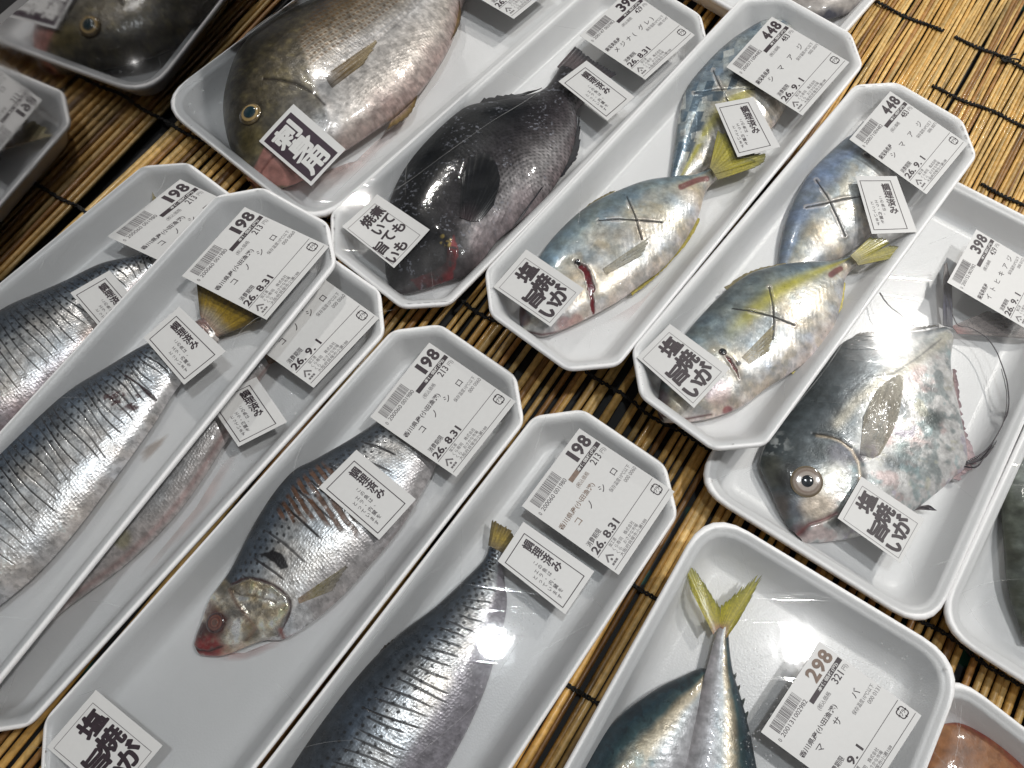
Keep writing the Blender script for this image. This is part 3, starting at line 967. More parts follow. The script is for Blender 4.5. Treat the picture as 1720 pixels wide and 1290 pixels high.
def shad_red(f, col, met, rgh, scl, dz, n1, n3):
    U, T = f.U, f.T
    head = inside(f, [(300, 1090), (335, 1040), (352, 1004), (372, 968), (389, 984), (419, 972), (458, 984), (479, 1001), (486, 1017), (479, 1042), (466, 1068), (380, 1110)], 0.0012)
    gold = np.clip(fbm(f.X * 120, f.Y * 120, 31) * 1.6 - 0.4, 0, 1)
    hc = np.array([0.62, 0.60, 0.56]) * (1 - gold[..., None]) + np.array([0.52, 0.38, 0.17]) * gold[..., None]
    hc = hc * (0.75 + 1.5 * sst(0.3, 0.75, fbm(f.X * 150, f.Y * 150, 33)))[..., None]
    col = col * (1 - head[..., None]) + hc * head[..., None]
    met = met * (1 - head) + 1.5 * head; scl = scl * (1 - head); rgh = rgh * (1 - head) + (0.16 + 0.15 * n3) * head; dz = dz + head * 0.0007 * (fbm(f.X * 240, f.Y * 240, 35) - .5)
    # dark crown, red snout
    k = blob(f, 372, 985, 0.007, seed=2) * 0.7 * (T < 0.35); col = mixc(col, k, (0.05, 0.04, 0.02)); met = met * (1 - 0.7 * k)
    for (x, y, r, a, c) in ((340, 1072, 0.011, .95, (0.12, 0.008, 0.008)), (352, 1090, 0.010, .9, (0.30, 0.02, 0.02)), (375, 1095, 0.006, .6, (0.4, 0.1, 0.08)), (364, 1046, 0.0095, .9, (0.10, 0.012, 0.01)),
                            (352, 1022, 0.006, .6, (0.14, 0.05, 0.05)), (400, 1090, 0.006, .4, (0.45, 0.2, 0.17)), (336, 1055, 0.006, .8, (0.06, 0.02, 0.02))):
        k = blob(f, x, y, r, seed=int(x)) * a * (0.65 + 0.5 * sst(.3, .6, fbm(f.X * 330, f.Y * 330, int(y)))); k = np.clip(k, 0, 1); col = mixc(col, k, c); met = met * (1 - k * .6); rgh = rgh * (1 - k) + 0.22 * k; dz = dz + 0.0003 * k * (n3 - .5)
    g = [(389, 984), (404, 976), (419, 972), (440, 976), (458, 984), (470, 992), (479, 1001), (485, 1010), (486, 1017), (484, 1030), (479, 1042), (466, 1066)]
    d = dist(f, g); dz = dz + 0.0007 * np.exp(-(d / 0.0028) ** 2) * head + 0.0006 * head
    k = (1 - sst(0.0008, 0.0022, d)) * (1 - head); col = mixc(col, k, (0.05, 0.015, 0.015)); met = met * (1 - k); dz = dz - 0.0008 * k
    p = [(387, 991), (393, 1005), (400, 1017), (419, 1040), (430, 1056), (415, 1075)]
    d = dist(f, p); k = np.exp(-(d / 0.0013) ** 2) * 0.6; col = mixc(col, k, (0.42, 0.24, 0.16)); dz = dz + 0.0005 * np.exp(-(d / 0.002) ** 2)
    d = dist(f, [(389, 990), (405, 1000), (425, 1000), (445, 1006), (462, 1012)]); k = np.exp(-(d / 0.0009) ** 2) * 0.6; col = mixc(col, k, (0.10, 0.06, 0.03)); dz = dz - 0.0003 * k
    k = inside(f, [(436, 931), (457, 923), (474, 931), (483, 952), (472, 958), (460, 946)], 0.0006); col = mixc(col, k, (0.006, 0.005, 0.008)); met = met * (1 - k)
    d = dist(f, [(322, 1084), (334, 1092), (350, 1094), (372, 1086)]); k = np.exp(-(d / 0.0009) ** 2); col = mixc(col, k * .85, (0.03, 0.004, 0.005)); dz = dz - 0.0007 * k
    # flayed brown flesh between the cuts
    reg = inside(f, [(462, 865), (500, 806), (540, 778), (590, 800), (612, 850), (600, 906), (570, 890), (530, 872), (490, 880)], 0.002)
    band = np.sin((U * 250 + T * 16) + n1 * 3)
    k = reg * sst(-0.35, 0.1, band) * sst(0.25, 0.5, fbm(f.X * 130, f.Y * 130, 44))
    fl = np.array([0.17, 0.075, 0.035]) * (0.6 + 0.8 * n3)[..., None]
    col = mixc(col, k * 0.92, (0, 0, 0)) + fl * (k * 0.92)[..., None]; met = met * (1 - 0.9 * k); scl = scl * (1 - k); dz = dz - 0.0003 * k
    d = dist(f, [(471, 1058), (478, 1076), (516, 1063), (558, 1018), (593, 990), (637, 934), (686, 871)])
    k = np.exp(-(d / 0.0016) ** 2); col = mixc(col, k * 0.8, (0.42, 0.12, 0.09)); met = met * (1 - k)
    k = sst(0.70, 0.86, T + (n1 - .5) * .1) * (U > 0.3) * 0.8; col = mixc(col, k, (0.55, 0.51, 0.51)); met = met * (1 - 0.5 * k)
    return col, met, rgh, scl, dz


fL = fish_body("gizzard_shad", "gizzard shad with blood red eye and snout, torn brown flesh on its flank", T_["L"],
               [((322, 1079), (333, 1100)), ((328, 1062), (352, 1102)), ((335, 1046), (378, 1099)), ((352, 1004), (440, 1076)), ((387, 955), (484, 1070)), ((432, 871), (560, 1016)), ((481, 800), (625, 946)),
                ((534, 769), (675, 884)), ((593, 734), (714, 818)), ((640, 700), (735, 775)), ((700, 640), (760, 700))], 0.021,
               paint_shad(15, 4, 0.05, 0.26, 0.16, 0.62, extra=shad_red, cutw=0.0009), "shad", nu=620, nt=230, group=GS)
eye(fL, 362, 1046, 17, [(0, (0.2, 0.05, 0.03)), (0.35, (0.30, 0.10, 0.06)), (0.5, (0.10, 0.02, 0.015)), (0.65, (0.24, 0.07, 0.04)), (0.8, (0.05, 0.008, 0.008)), (1, (0.07, 0.012, 0.012))], 0.3, 0.3, (0.16, 0.07, 0.05))
zf = fL.zs + 0.0005
fin(fL, "pectoral_fin", [(500, 1006), (503, 1014)], [(588, 946), (560, 992)], None, 0.0006, cramp([(0, (0.45, 0.25, 0.12)), (0.4, (0.38, 0.30, 0.08)), (1, (0.5, 0.45, 0.38))]), 14, 16, 0.1, True, 3)


def shad_N(f, col, met, rgh, scl, dz, n1, n3):
    for (x, y, r) in ((198, 672, 0.006), (222, 678, 0.005), (180, 668, 0.003), (232, 668, 0.0025)):
        k = blob(f, x, y, r, 0.3, 1.2, int(x)) * sst(0.42, 0.6, fbm(f.X * 330, f.Y * 330, 8)) * 0.9; col = mixc(col, k, (0.07, 0.015, 0.02)); met = met * (1 - k)
    d = dist(f, [(210, 630), (232, 645), (247, 658), (262, 672)]); w = 0.0007 + 0.0013 * np.exp(-(dist(f, [(248, 660), (250, 661)]) / 0.004) ** 2)
    k = 1 - sst(w * 0.5, w, d); col = mixc(col, k, (0.03, 0.008, 0.012)); met = met * (1 - k); dz = dz - 0.0006 * k
    k = blob(f, 340, 548, 0.006) * 0.6; col = mixc(col, k, (0.5, 0.28, 0.24))
    return col, met, rgh, scl, dz


fN = fish_body("gizzard_shad", "large bright gizzard shad with closely spaced cuts and a dark red bruise", T_["N"],
               [((-240, 975), (-170, 1065)), ((-200, 905), (-70, 1060)), ((-95, 826), (40, 985)), ((0, 748), (118, 904)), ((98, 668), (190, 808)), ((185, 612), (254, 716)), ((241, 577), (297, 648)), ((322, 538), (353, 580)), ((338, 528), (366, 566))],
               0.021, paint_shad(50, 8, 0.03, 0.30, 0.10, 0.80, extra=shad_N, cutw=0.00052), "shad", nu=900, nt=240, group=GS)
fin(fN, "tail_fin", [(336, 530), (350, 552), (366, 566)], [(330, 470), (392, 470), (440, 536)], fN.tray.zb + 0.011, fN.tray.zb + 0.016, cedge([(0, (0.55, 0.36, 0.28)), (0.2, (0.42, 0.36, 0.26)), (0.4, (0.46, 0.29, 0.02)), (0.75, (0.40, 0.25, 0.02)), (1, (0.08, 0.06, 0.03))]), 40, 14, 0.15, seed=2)
fin(fN, "anal_fin", [(160, 846), (178, 812), (197, 786)], [(168, 836), (188, 806), (200, 782)], fN.tray.zb + 0.008, fN.tray.zb + 0.009, cramp([(0, (0.4, 0.25, 0.08)), (1, (0.5, 0.38, 0.2))]), 20, 6, 0.2)
fin(fN, "pelvic_fin", [(0, 938), (20, 918), (36, 900)], [(70, 905), (76, 885), (74, 868)], fN.tray.zb + 0.017, fN.tray.zb + 0.012, cramp([(0, (0.38, 0.14, 0.05)), (0.5, (0.42, 0.2, 0.06)), (1, (0.36, 0.26, 0.06))]), 16, 10, 0.15, seed=4)
fin(fN, "dorsal_fin", [(30, 732), (60, 702), (95, 674)], [(48, 706), (70, 690), (100, 668)], fN.tray.zb + 0.010, fN.tray.zb + 0.012, cramp([(0, (0.06, 0.06, 0.06)), (1, (0.16, 0.12, 0.07))]), 20, 6, 0.2)

fO = fish_body("gizzard_shad", "partly hidden gizzard shad at the left edge, with a bluish back and spots", T_["O"],
               [((-160, 650), (-110, 760)), ((-100, 580), (0, 725)), ((0, 521), (95, 645)), ((56, 495), (150, 595)), ((105, 472), (182, 540)), ((167, 441), (218, 500)), ((225, 425), (244, 470)), ((262, 405), (276, 440))],
               0.020, paint_shad(34, 12, 0.02, 0.36, 0.10, 0.82, belly=(0.5, 0.36, 0.36), cutw=0.0005), "shad", nu=760, nt=190, group=GS)
fin(fO, "tail_fin", [(258, 404), (268, 424), (276, 440)], [(256, 322), (300, 350), (340, 420)], 0.011, 0.014, cramp([(0, (0.35, 0.2, 0.12)), (1, (0.42, 0.36, 0.2))]), 30, 10, 0.15)
fin(fO, "anal_fin", [(208, 480), (222, 474), (232, 466)], [(212, 484), (226, 478), (240, 466)], 0.010, 0.012, cramp([(0, (0.5, 0.05, 0.08)), (1, (0.5, 0.1, 0.12))]), 12, 5)


def shad_dull(f, col, met, rgh, scl, dz, n1, n3):
    k = np.full_like(f.U, 0.75) * sst(0.2, 0.5, f.T)
    col = mixc(col, k, (0.52, 0.52, 0.53)); met = met * 0.35
    k = sst(0.74, 0.9, f.T + (n1 - .5) * .1); col = mixc(col, k, (0.66, 0.60, 0.58)); met = met * (1 - k)
    k = np.exp(-((f.T - 0.955) / 0.03) ** 2); col = mixc(col, k * 0.45, (0.36, 0.12, 0.10))
    k = blob(f, 205, 905, 0.007) * 0.6; col = mixc(col, k, (0.33, 0.29, 0.08))
    return col, met, rgh, scl, dz


fM = fish_body("gizzard_shad", "dull grey gizzard shad showing only its belly beneath the raised tray", T_["M"],
               [((-60, 1030), (-40, 1100)), ((-20, 985), (50, 1066)), ((60, 905), (125, 1012)), ((145, 822), (226, 936)), ((229, 737), (310, 848)), ((306, 625), (388, 730)), ((385, 590), (430, 650)), ((434, 585), (452, 612))],
               0.017, paint_shad(20, 21, 0.02, 0.3, 0.2, 0.55, extra=shad_dull), "shad", nu=420, nt=130, group=GS)
fin(fM, "tail_fin", [(434, 586), (444, 600), (452, 612)], [(430, 540), (480, 545), (500, 590)], 0.010, 0.013, cramp([(0, (0.35, 0.2, 0.12)), (1, (0.3, 0.2, 0.06))]), 24, 8, 0.15)

fK = fish_body("gizzard_shad", "gizzard shad lying head down with rows of dark spots and bare grey belly", T_["K"],
               [((420, 1440), (560, 1530)), ((455, 1350), (625, 1445)), ((520, 1240), (712, 1345)), ((588, 1147), (768, 1258)), ((665, 1070), (812, 1165)), ((731, 1018), (838, 1080)), ((783, 969), (852, 1014)), ((812, 938), (846, 955)), ((822, 915), (852, 930))],
               0.022, paint_shad(34, 30, 0.05, 0.36, 0.26, 0.68, pale_belly=0.68, cutw=0.0006), "shad", nu=800, nt=230, group=GS)
fin(fK, "tail_fin", [(820, 916), (835, 924), (852, 932)], [(826, 874), (850, 884), (884, 918)], 0.012, 0.015, cedge([(0, (0.25, 0.18, 0.08)), (0.5, (0.46, 0.32, 0.05)), (1, (0.2, 0.14, 0.04))]), 40, 12, 0.15, seed=8)
fin(fK, "dorsal_fin", [(606, 1138), (636, 1106), (668, 1078)], [(610, 1114), (637, 1091), (668, 1068)], 0.0105, 0.012, cramp([(0, (0.03, 0.03, 0.03)), (1, (0.07, 0.06, 0.05))]), 20, 6, 0.3)

# ---- yellow-tailed jacks ---------------------------------------------------------
GJ = "yellow-tailed jacks in the 448 trays"
PJ = [(0, (0.30, 0.26, 0.10)), (0.4, (0.40, 0.34, 0.03)), (0.8, (0.34, 0.30, 0.03)), (1, (0.16, 0.15, 0.03))]


def jack_head(gl, mouth, red, slit=None, tailmark=None):
    def ex(f, col, met, rgh, scl, dz, n1, n3):
        if tailmark:
            w = 0.0019 * (0.6 + 0.8 * n1); k = 1 - sst(w * 0.6, w * 1.3, dist(f, tailmark))
            col = mixc(col, k * .9, (0.20, 0.045, 0.05)); met = met * (1 - k)
        if slit:
            k = inside(f, slit, 0.0005); fl_ = np.array([0.17, 0.018, 0.025]) * (0.35 + 1.3 * fbm(f.X * 380, f.Y * 380, 77))[..., None]
            col = col * (1 - k[..., None]) + fl_ * k[..., None]; met = met * (1 - k); rgh = rgh * (1 - k) + 0.15 * k
            ed = dist(f, slit + slit[:1]); dz = dz - 0.0016 * k + 0.0007 * np.exp(-(ed / 0.0012) ** 2) * (1 - k)
            col = mixc(col, np.exp(-(ed / 0.0009) ** 2) * (1 - k) * 0.6, (0.80, 0.74, 0.72))
        d = dist(f, gl); dz = dz + 0.0008 * np.exp(-(d / 0.003) ** 2)
        for (x, y, r, a, c) in red:
            k = blob(f, x, y, r, 0.4, 0.5, int(x)) * a; col = mixc(col, k, c); met = met * (1 - k)
        k = np.exp(-(dist(f, mouth) / 0.0009) ** 2); col = mixc(col, k * 0.8, (0.10, 0.02, 0.02)); dz = dz - 0.0004 * k
        return col, met, rgh, scl, dz
    return ex


def foil(f, col, met, rgh, scl, dz, n1, n3):
    """crisp foil-like facets with dark blue plates along the back"""
    a = vn(np.floor(f.px / 13 + 0.35 * f.py / 13), np.floor(f.py / 17), 61); b_ = vn(np.floor(f.px / 9), np.floor(f.py / 11 + 0.3 * f.px / 11), 63)
    k = sst(0.60, 0.64, a) * sst(0.04, 0.1, f.T) * (1 - sst(0.42, 0.5, f.T)) * sst(0.12, 0.2, f.U); col = mixc(col, k * .85, (0.05, 0.10, 0.15))
    k = sst(0.62, 0.68, b_) * (1 - sst(0.75, 0.8, f.T)); col = mixc(col, k * .5, (0.82, 0.82, 0.76)); dz = dz + 0.00025 * (b_ - .5)
    return col, met * 1.4, rgh * .8, scl, dz


fE2 = fish_body("jack_fish", "upper silver jack with bright yellow stripe, head hidden under the higher 448 label", T_["E"],
                [((1330, 42), (1338, 54)), ((1312, 30), (1340, 95)), ((1282, 34), (1336, 130)), ((1250, 52), (1325, 165)), ((1220, 74), (1312, 195)), ((1188, 104), (1290, 222)), ((1155, 145), (1255, 240)), ((1141, 192), (1222, 256)), ((1134, 244), (1194, 276)), ((1128, 285), (1166, 296)), ((1124, 318), (1140, 324))],
                0.017, paint_jack((0.15, 0.19, 0.22), True, [[(1198, 118), (1210, 145), (1224, 172)], [(1166, 156), (1200, 150), (1240, 148), (1275, 150)]], 40, lat=0.55, bright=1.1, extra=foil), "jack", group=GJ, nu=420, nt=170)
fE1 = fish_body("jack_fish", "lower jack with open red gill and crossed cuts, beside the black fish tray", T_["E"],
                [((874, 546), (884, 558)), ((873, 515), (915, 562)), ((882, 478), (955, 548)), ((905, 433), (1000, 527)), ((930, 398), (1040, 505)), ((972, 359), (1082, 476)), ((1013, 335), (1116, 450)), ((1076, 310), (1148, 410)), ((1132, 301), (1172, 366)), ((1165, 297), (1184, 326)), ((1197, 284), (1206, 300))],
                0.019, paint_jack((0.12, 0.17, 0.20), False, [[(1053, 330), (1066, 360), (1073, 385), (1078, 402)], [(1005, 370), (1040, 368), (1075, 370), (1112, 373)]], 50,
                                  extra=jack_head([(972, 440), (984, 448), (994, 470), (998, 500), (997, 528)], [(878, 555), (910, 562), (950, 556)],
                                                  [(880, 535, 0.006, .8, (0.10, 0.03, 0.03)), (950, 543, 0.006, .5, (0.5, 0.2, 0.18)), (875, 520, 0.005, .9, (0.09, 0.03, 0.03)), (968, 538, 0.005, .5, (0.4, 0.14, 0.14))], slit=[(966, 440), (973, 442), (985, 447), (992, 459), (996, 473), (999, 486), (996, 496), (1000, 516), (1000, 528), (996, 531), (992, 520), (993, 503), (989, 495), (987, 478), (982, 461), (975, 453)], tailmark=[(1144, 314), (1158, 308), (1174, 302), (1187, 300)])),
                "jack", lift=(0, 0, 0.003, 0.007), group=GJ, nu=460, nt=190)
z0 = fE1.zs
eye(fE1, 970, 443, 6, [(0, (0.01, 0.008, 0.01)), (0.7, (0.015, 0.01, 0.012)), (1, (0.2, 0.17, 0.15))], 0.4, 0.5)
zt = T_["E"].zb + 0.021
fin(fE1, "tail_fin", [(1192, 282), (1197, 288), (1200, 293)], [(1206, 218), (1240, 240), (1270, 272)], zt, zt + 0.001, cramp(PJ), 26, 14, 0.12, seed=6)
fin(fE1, "tail_fin", [(1198, 290), (1202, 296), (1206, 302)], [(1262, 256), (1290, 262), (1272, 280)], zt - 0.0006, zt + 0.0012, cramp(PJ), 22, 14, 0.12, seed=7)
fin(fE1, "anal_fin", [(1060, 492), (1100, 458), (1132, 425), (1158, 392), (1172, 366)], [(1062, 497), (1104, 463), (1138, 428), (1164, 394), (1176, 368)], T_["E"].zb + 0.009, T_["E"].zb + 0.009, cramp([(0, (0.4, 0.33, 0.06)), (1, (0.45, 0.36, 0.05))]), 40, 5, 0.3)
fin(fE1, "dorsal_fin", [(975, 358), (1010, 336), (1040, 324)], [(990, 342), (1026, 322), (1042, 320)], T_["E"].zb + 0.010, T_["E"].zb + 0.011, cramp([(0, (0.16, 0.13, 0.05)), (1, (0.2, 0.16, 0.05))]), 24, 5, 0.2)
fin(fE1, "pectoral_fin", [(1012, 452), (1018, 462)], [(1092, 398), (1078, 430)], None, 0.0006, cramp([(0, (0.40, 0.34, 0.22)), (1, (0.56, 0.54, 0.44))]), 14, 14, 0.1, True)

fF2 = fish_body("jack_fish", "upper blue silver jack with crossed cuts under the lower 448 label", T_["F"],
                [((1462, 224), (1478, 240)), ((1446, 222), (1492, 275)), ((1425, 229), (1497, 318)), ((1399, 251), (1494, 350)), ((1364, 286), (1478, 380)), ((1340, 324), (1455, 402)), ((1322, 366), (1420, 428)), ((1312, 408), (1385, 448)), ((1308, 450), (1345, 466)), ((1306, 480), (1322, 484))],
                0.017, paint_jack((0.14, 0.18, 0.25), False, [[(1371, 302), (1390, 330), (1405, 362), (1420, 396)], [(1354, 348), (1385, 342), (1415, 335), (1445, 330)]], 60, lat=0.4), "jack", group=GJ, nu=420, nt=180)
eye(fF2, 1456, 261, 7, [(0, (0.01, 0.008, 0.01)), (0.6, (0.015, 0.012, 0.015)), (1, (0.3, 0.25, 0.22))], 0.4, 0.5)
fF1 = fish_body("jack_fish", "lower jack with yellow stripe and crossed cuts, beside the diamond-shaped fish", T_["F"],
                [((1107, 690), (1118, 706)), ((1110, 645), (1150, 708)), ((1125, 595), (1200, 700)), ((1155, 556), (1248, 682)), ((1179, 528), (1287, 653)), ((1218, 490), (1332, 625)), ((1260, 462), (1366, 598)), ((1315, 448), (1396, 555)), ((1364, 443), (1410, 510)), ((1399, 440), (1418, 470)), ((1432, 430), (1440, 445))],
                0.019, paint_jack((0.12, 0.16, 0.18), True, [[(1292, 483), (1298, 510), (1300, 540), (1298, 570)], [(1230, 518), (1260, 522), (1300, 532), (1334, 546)]], 70, lat=0.33,
                                  extra=jack_head([(1205, 590), (1225, 605), (1240, 632), (1245, 660), (1238, 682)], [(1112, 698), (1150, 704), (1195, 696)],
                                                  [(1112, 670, 0.007, .8, (0.08, 0.03, 0.04)), (1222, 690, 0.004, .8, (0.3, 0.04, 0.05)), (1205, 660, 0.010, .35, (0.55, 0.32, 0.38)), (1118, 690, 0.005, .9, (0.10, 0.03, 0.04)), (1240, 610, 0.0022, .9, (0.02, 0.02, 0.02))], slit=[(1216, 596), (1228, 604), (1238, 622), (1242, 640), (1236, 626), (1226, 612)], tailmark=[(1396, 461), (1403, 456), (1412, 451)])),
                "jack", lift=(0, 0, 0.003, 0.007), group=GJ, nu=460, nt=190)
eye(fF1, 1214, 591, 7, [(0, (0.01, 0.008, 0.01)), (0.7, (0.015, 0.01, 0.012)), (1, (0.2, 0.17, 0.15))], 0.4, 0.5)
z0 = fF1.zs; zt = T_["F"].zb + 0.021
fin(fF1, "pectoral_fin", [(1246, 600), (1258, 612)], [(1300, 545), (1292, 590)], None, 0.0006, cramp([(0, (0.38, 0.28, 0.12)), (1, (0.56, 0.48, 0.28))]), 16, 14, 0.1, True)
fin(fF1, "tail_fin", [(1428, 430), (1434, 436), (1438, 440)], [(1462, 398), (1494, 404), (1478, 420)], zt, zt + 0.001, cramp(PJ), 22, 14, 0.12, seed=16)
fin(fF1, "tail_fin", [(1436, 437), (1439, 442), (1441, 446)], [(1496, 412), (1530, 416), (1500, 434)], zt - 0.0006, zt + 0.0012, cramp(PJ), 22, 14, 0.12, seed=17)
fin(fF1, "anal_fin", [(1330, 627), (1365, 600), (1394, 560), (1410, 512), (1418, 474)], [(1334, 632), (1370, 604), (1400, 563), (1415, 514), (1420, 476)], T_["F"].zb + 0.010, T_["F"].zb + 0.010, cramp([(0, (0.5, 0.42, 0.06)), (1, (0.55, 0.44, 0.04))]), 40, 5, 0.3)
fin(fF1, "dorsal_fin", [(1222, 488), (1262, 462), (1315, 447), (1380, 441)], [(1216, 482), (1262, 455), (1318, 442), (1382, 437)], T_["F"].zb + 0.011, T_["F"].zb + 0.011, cramp([(0, (0.14, 0.12, 0.05)), (1, (0.2, 0.16, 0.06))]), 40, 5, 0.3)


# ---- black sea fish ----------------------------------------------------------------
def paint_dark(f):
    U, T = f.U, f.T
    n1 = fbm(f.X * 60, f.Y * 60, 81); n3 = fbm(f.X * 420, f.Y * 420, 82); n2 = fbm(f.X * 150, f.Y * 150, 83)
    Tn = T + (n1 - .5) * .18
    col = ramp_np(Tn, [(0, (0.007, 0.009, 0.012)), (0.28, (0.012, 0.015, 0.020)), (0.5, (0.035, 0.032, 0.038)), (0.70, (0.095, 0.085, 0.09)), (0.86, (0.28, 0.265, 0.27)), (1, (0.22, 0.17, 0.175))])
    tail = sst(0.66, 0.85, U); col = col * (1 - tail[..., None]) + (col * 0.5 + np.array([0.028, 0.022, 0.026])) * tail[..., None]
    # scale rows: small dark marks
    a = (f.L / 0.0034); b_ = T * f.Wd / 0.0030
    ph = np.hypot(((a + 0.5 * (np.floor(b_) % 2)) % 1) - 0.5, (b_ % 1) - 0.5)
    k = (1 - sst(0.16, 0.36, ph)) * sst(0.25, 0.5, T) * sst(0.28, 0.4, U) * 0.75
    col = mixc(col, k * .7, (0.010, 0.010, 0.012)) * (0.55 + 0.45 * sst(.3, .8, T))[..., None]
    col = col * (0.45 + 1.1 * n3)[..., None]
    hd = 1 - sst(0.20, 0.30, U + (n1 - .5) * .05)
    col = mixc(col, hd * 0.75, (0.018, 0.018, 0.02))
    met = np.clip(0.1 + 0.5 * T, 0, 0.7) * (1 - 0.5 * hd)
    rgh = 0.30 + 0.25 * n2
    scl = np.clip(0.35 + T, 0, 1) * (1 - hd)
    dz = np.zeros_like(U)
    sp = sst(0.62, 0.72, fbm(f.X * 520, f.Y * 520, 87)) * sst(0.42, 0.6, fbm(f.X * 70, f.Y * 70, 88)); col = mixc(col, sp * 0.6, (0.30, 0.31, 0.36))
    k = blob(f, 708, 226, 0.006) * 0.5; col = mixc(col, k, (0.01, 0.07, 0.055))
    k = inside(f, [(690, 470), (735, 452), (750, 440), (752, 420), (762, 395), (770, 420), (766, 445), (760, 468), (740, 478), (705, 488)], 0.0008) * sst(0.3, 0.5, fbm(f.X * 200, f.Y * 200, 12) + 0.12)
    k = k * (0.35 + 0.6 * sst(735, 755, f.px)) * (0.5 + 0.5 * n2); col = mixc(col, k, (0.30, 0.04, 0.045)); met = met * (1 - k)
    k = blob(f, 735, 437, 0.014, 0.4, 0.4, 3) * 0.8; col = mixc(col, k, (0.075, 0.07, 0.07))
    g = [(742, 388), (752, 402), (757, 425), (753, 450), (742, 468)]
    d = dist(f, g); dz = dz + 0.001 * np.exp(-(d / 0.003) ** 2)
    for (x, y, r_) in ((744, 398, .0022), (752, 410, .0032), (757, 403, .0014), (741, 408, .0012)):
        k = blob(f, x, y, r_, 0.6, 1.6, x) * 0.8 * sst(.35, .55, fbm(f.X * 500, f.Y * 500, 5)); col = mixc(col, k, (0.45, 0.33, 0.10)); met = np.maximum(met, k * 0.9)
    k = sst(0.80, 0.9, T + (n1 - .5) * .14) * sst(0.22, 0.3, U) * (1 - sst(0.5, 0.62, U)); col = mixc(col, k * 0.6, (0.32, 0.27, 0.28))
    return col, met, rgh, scl, dz


fD = fish_body("black_fish", "whole black fish with dark paddle fin and red gill showing", T_["D"],
               [((652, 472), (664, 486)), ((646, 450), (692, 485)), ((647, 405), (742, 472)), ((653, 345), (794, 455)), ((676, 290), (836, 404)), ((715, 236), (874, 373)), ((772, 187), (915, 335)), ((830, 171), (945, 290)), ((880, 160), (964, 245)), ((906, 150), (970, 208)), ((922, 136), (972, 178)), ((940, 108), (996, 150))],
               0.029, paint_dark, "dark", nu=520, nt=260)
fD.z = 0
zb = T_["D"].zb
fin(fD, "tail_fin", [(936, 112), (962, 130), (992, 150)], [(966, 78), (1000, 104), (1036, 124)], zb + 0.012, zb + 0.016, cramp([(0, (0.05, 0.035, 0.04)), (0.6, (0.075, 0.05, 0.055)), (1, (0.02, 0.02, 0.03))]), 40, 12, 0.05, seed=9)
fin(fD, "pectoral_fin", [(772, 366), (790, 372), (806, 372)], [(776, 300), (790, 268), (822, 262), (840, 300), (830, 345)], None, 0.0012, cramp([(0, (0.03, 0.015, 0.02)), (0.3, (0.006, 0.007, 0.010)), (1, (0.004, 0.005, 0.008))]), 40, 16, 0.03, "wet", seed=10, thick=0.0007, ridge=0.00012)
fin(fD, "dorsal_fin", [(715, 236), (772, 187), (830, 171), (880, 160), (906, 150)], [(706, 230), (766, 176), (828, 162), (878, 156), (910, 148)], zb + 0.015, zb + 0.016, cramp([(0, (0.008, 0.008, 0.01)), (1, (0.012, 0.012, 0.014))]), 50, 5, 0.5, seed=11)
fin(fD, "anal_fin", [(938, 298), (952, 275), (962, 250), (968, 222)], [(946, 296), (972, 258), (974, 222), (973, 190)], zb + 0.013, zb + 0.014, cramp([(0, (0.012, 0.013, 0.017)), (1, (0.010, 0.012, 0.02))]), 30, 8, 0.3, seed=12)
fin(fD, "pelvic_fin", [(862, 380), (872, 372)], [(908, 318), (915, 312)], None, 0.0010, cramp([(0, (0.05, 0.045, 0.05)), (1, (0.03, 0.03, 0.04))]), 8, 14, 0.1, seed=13)


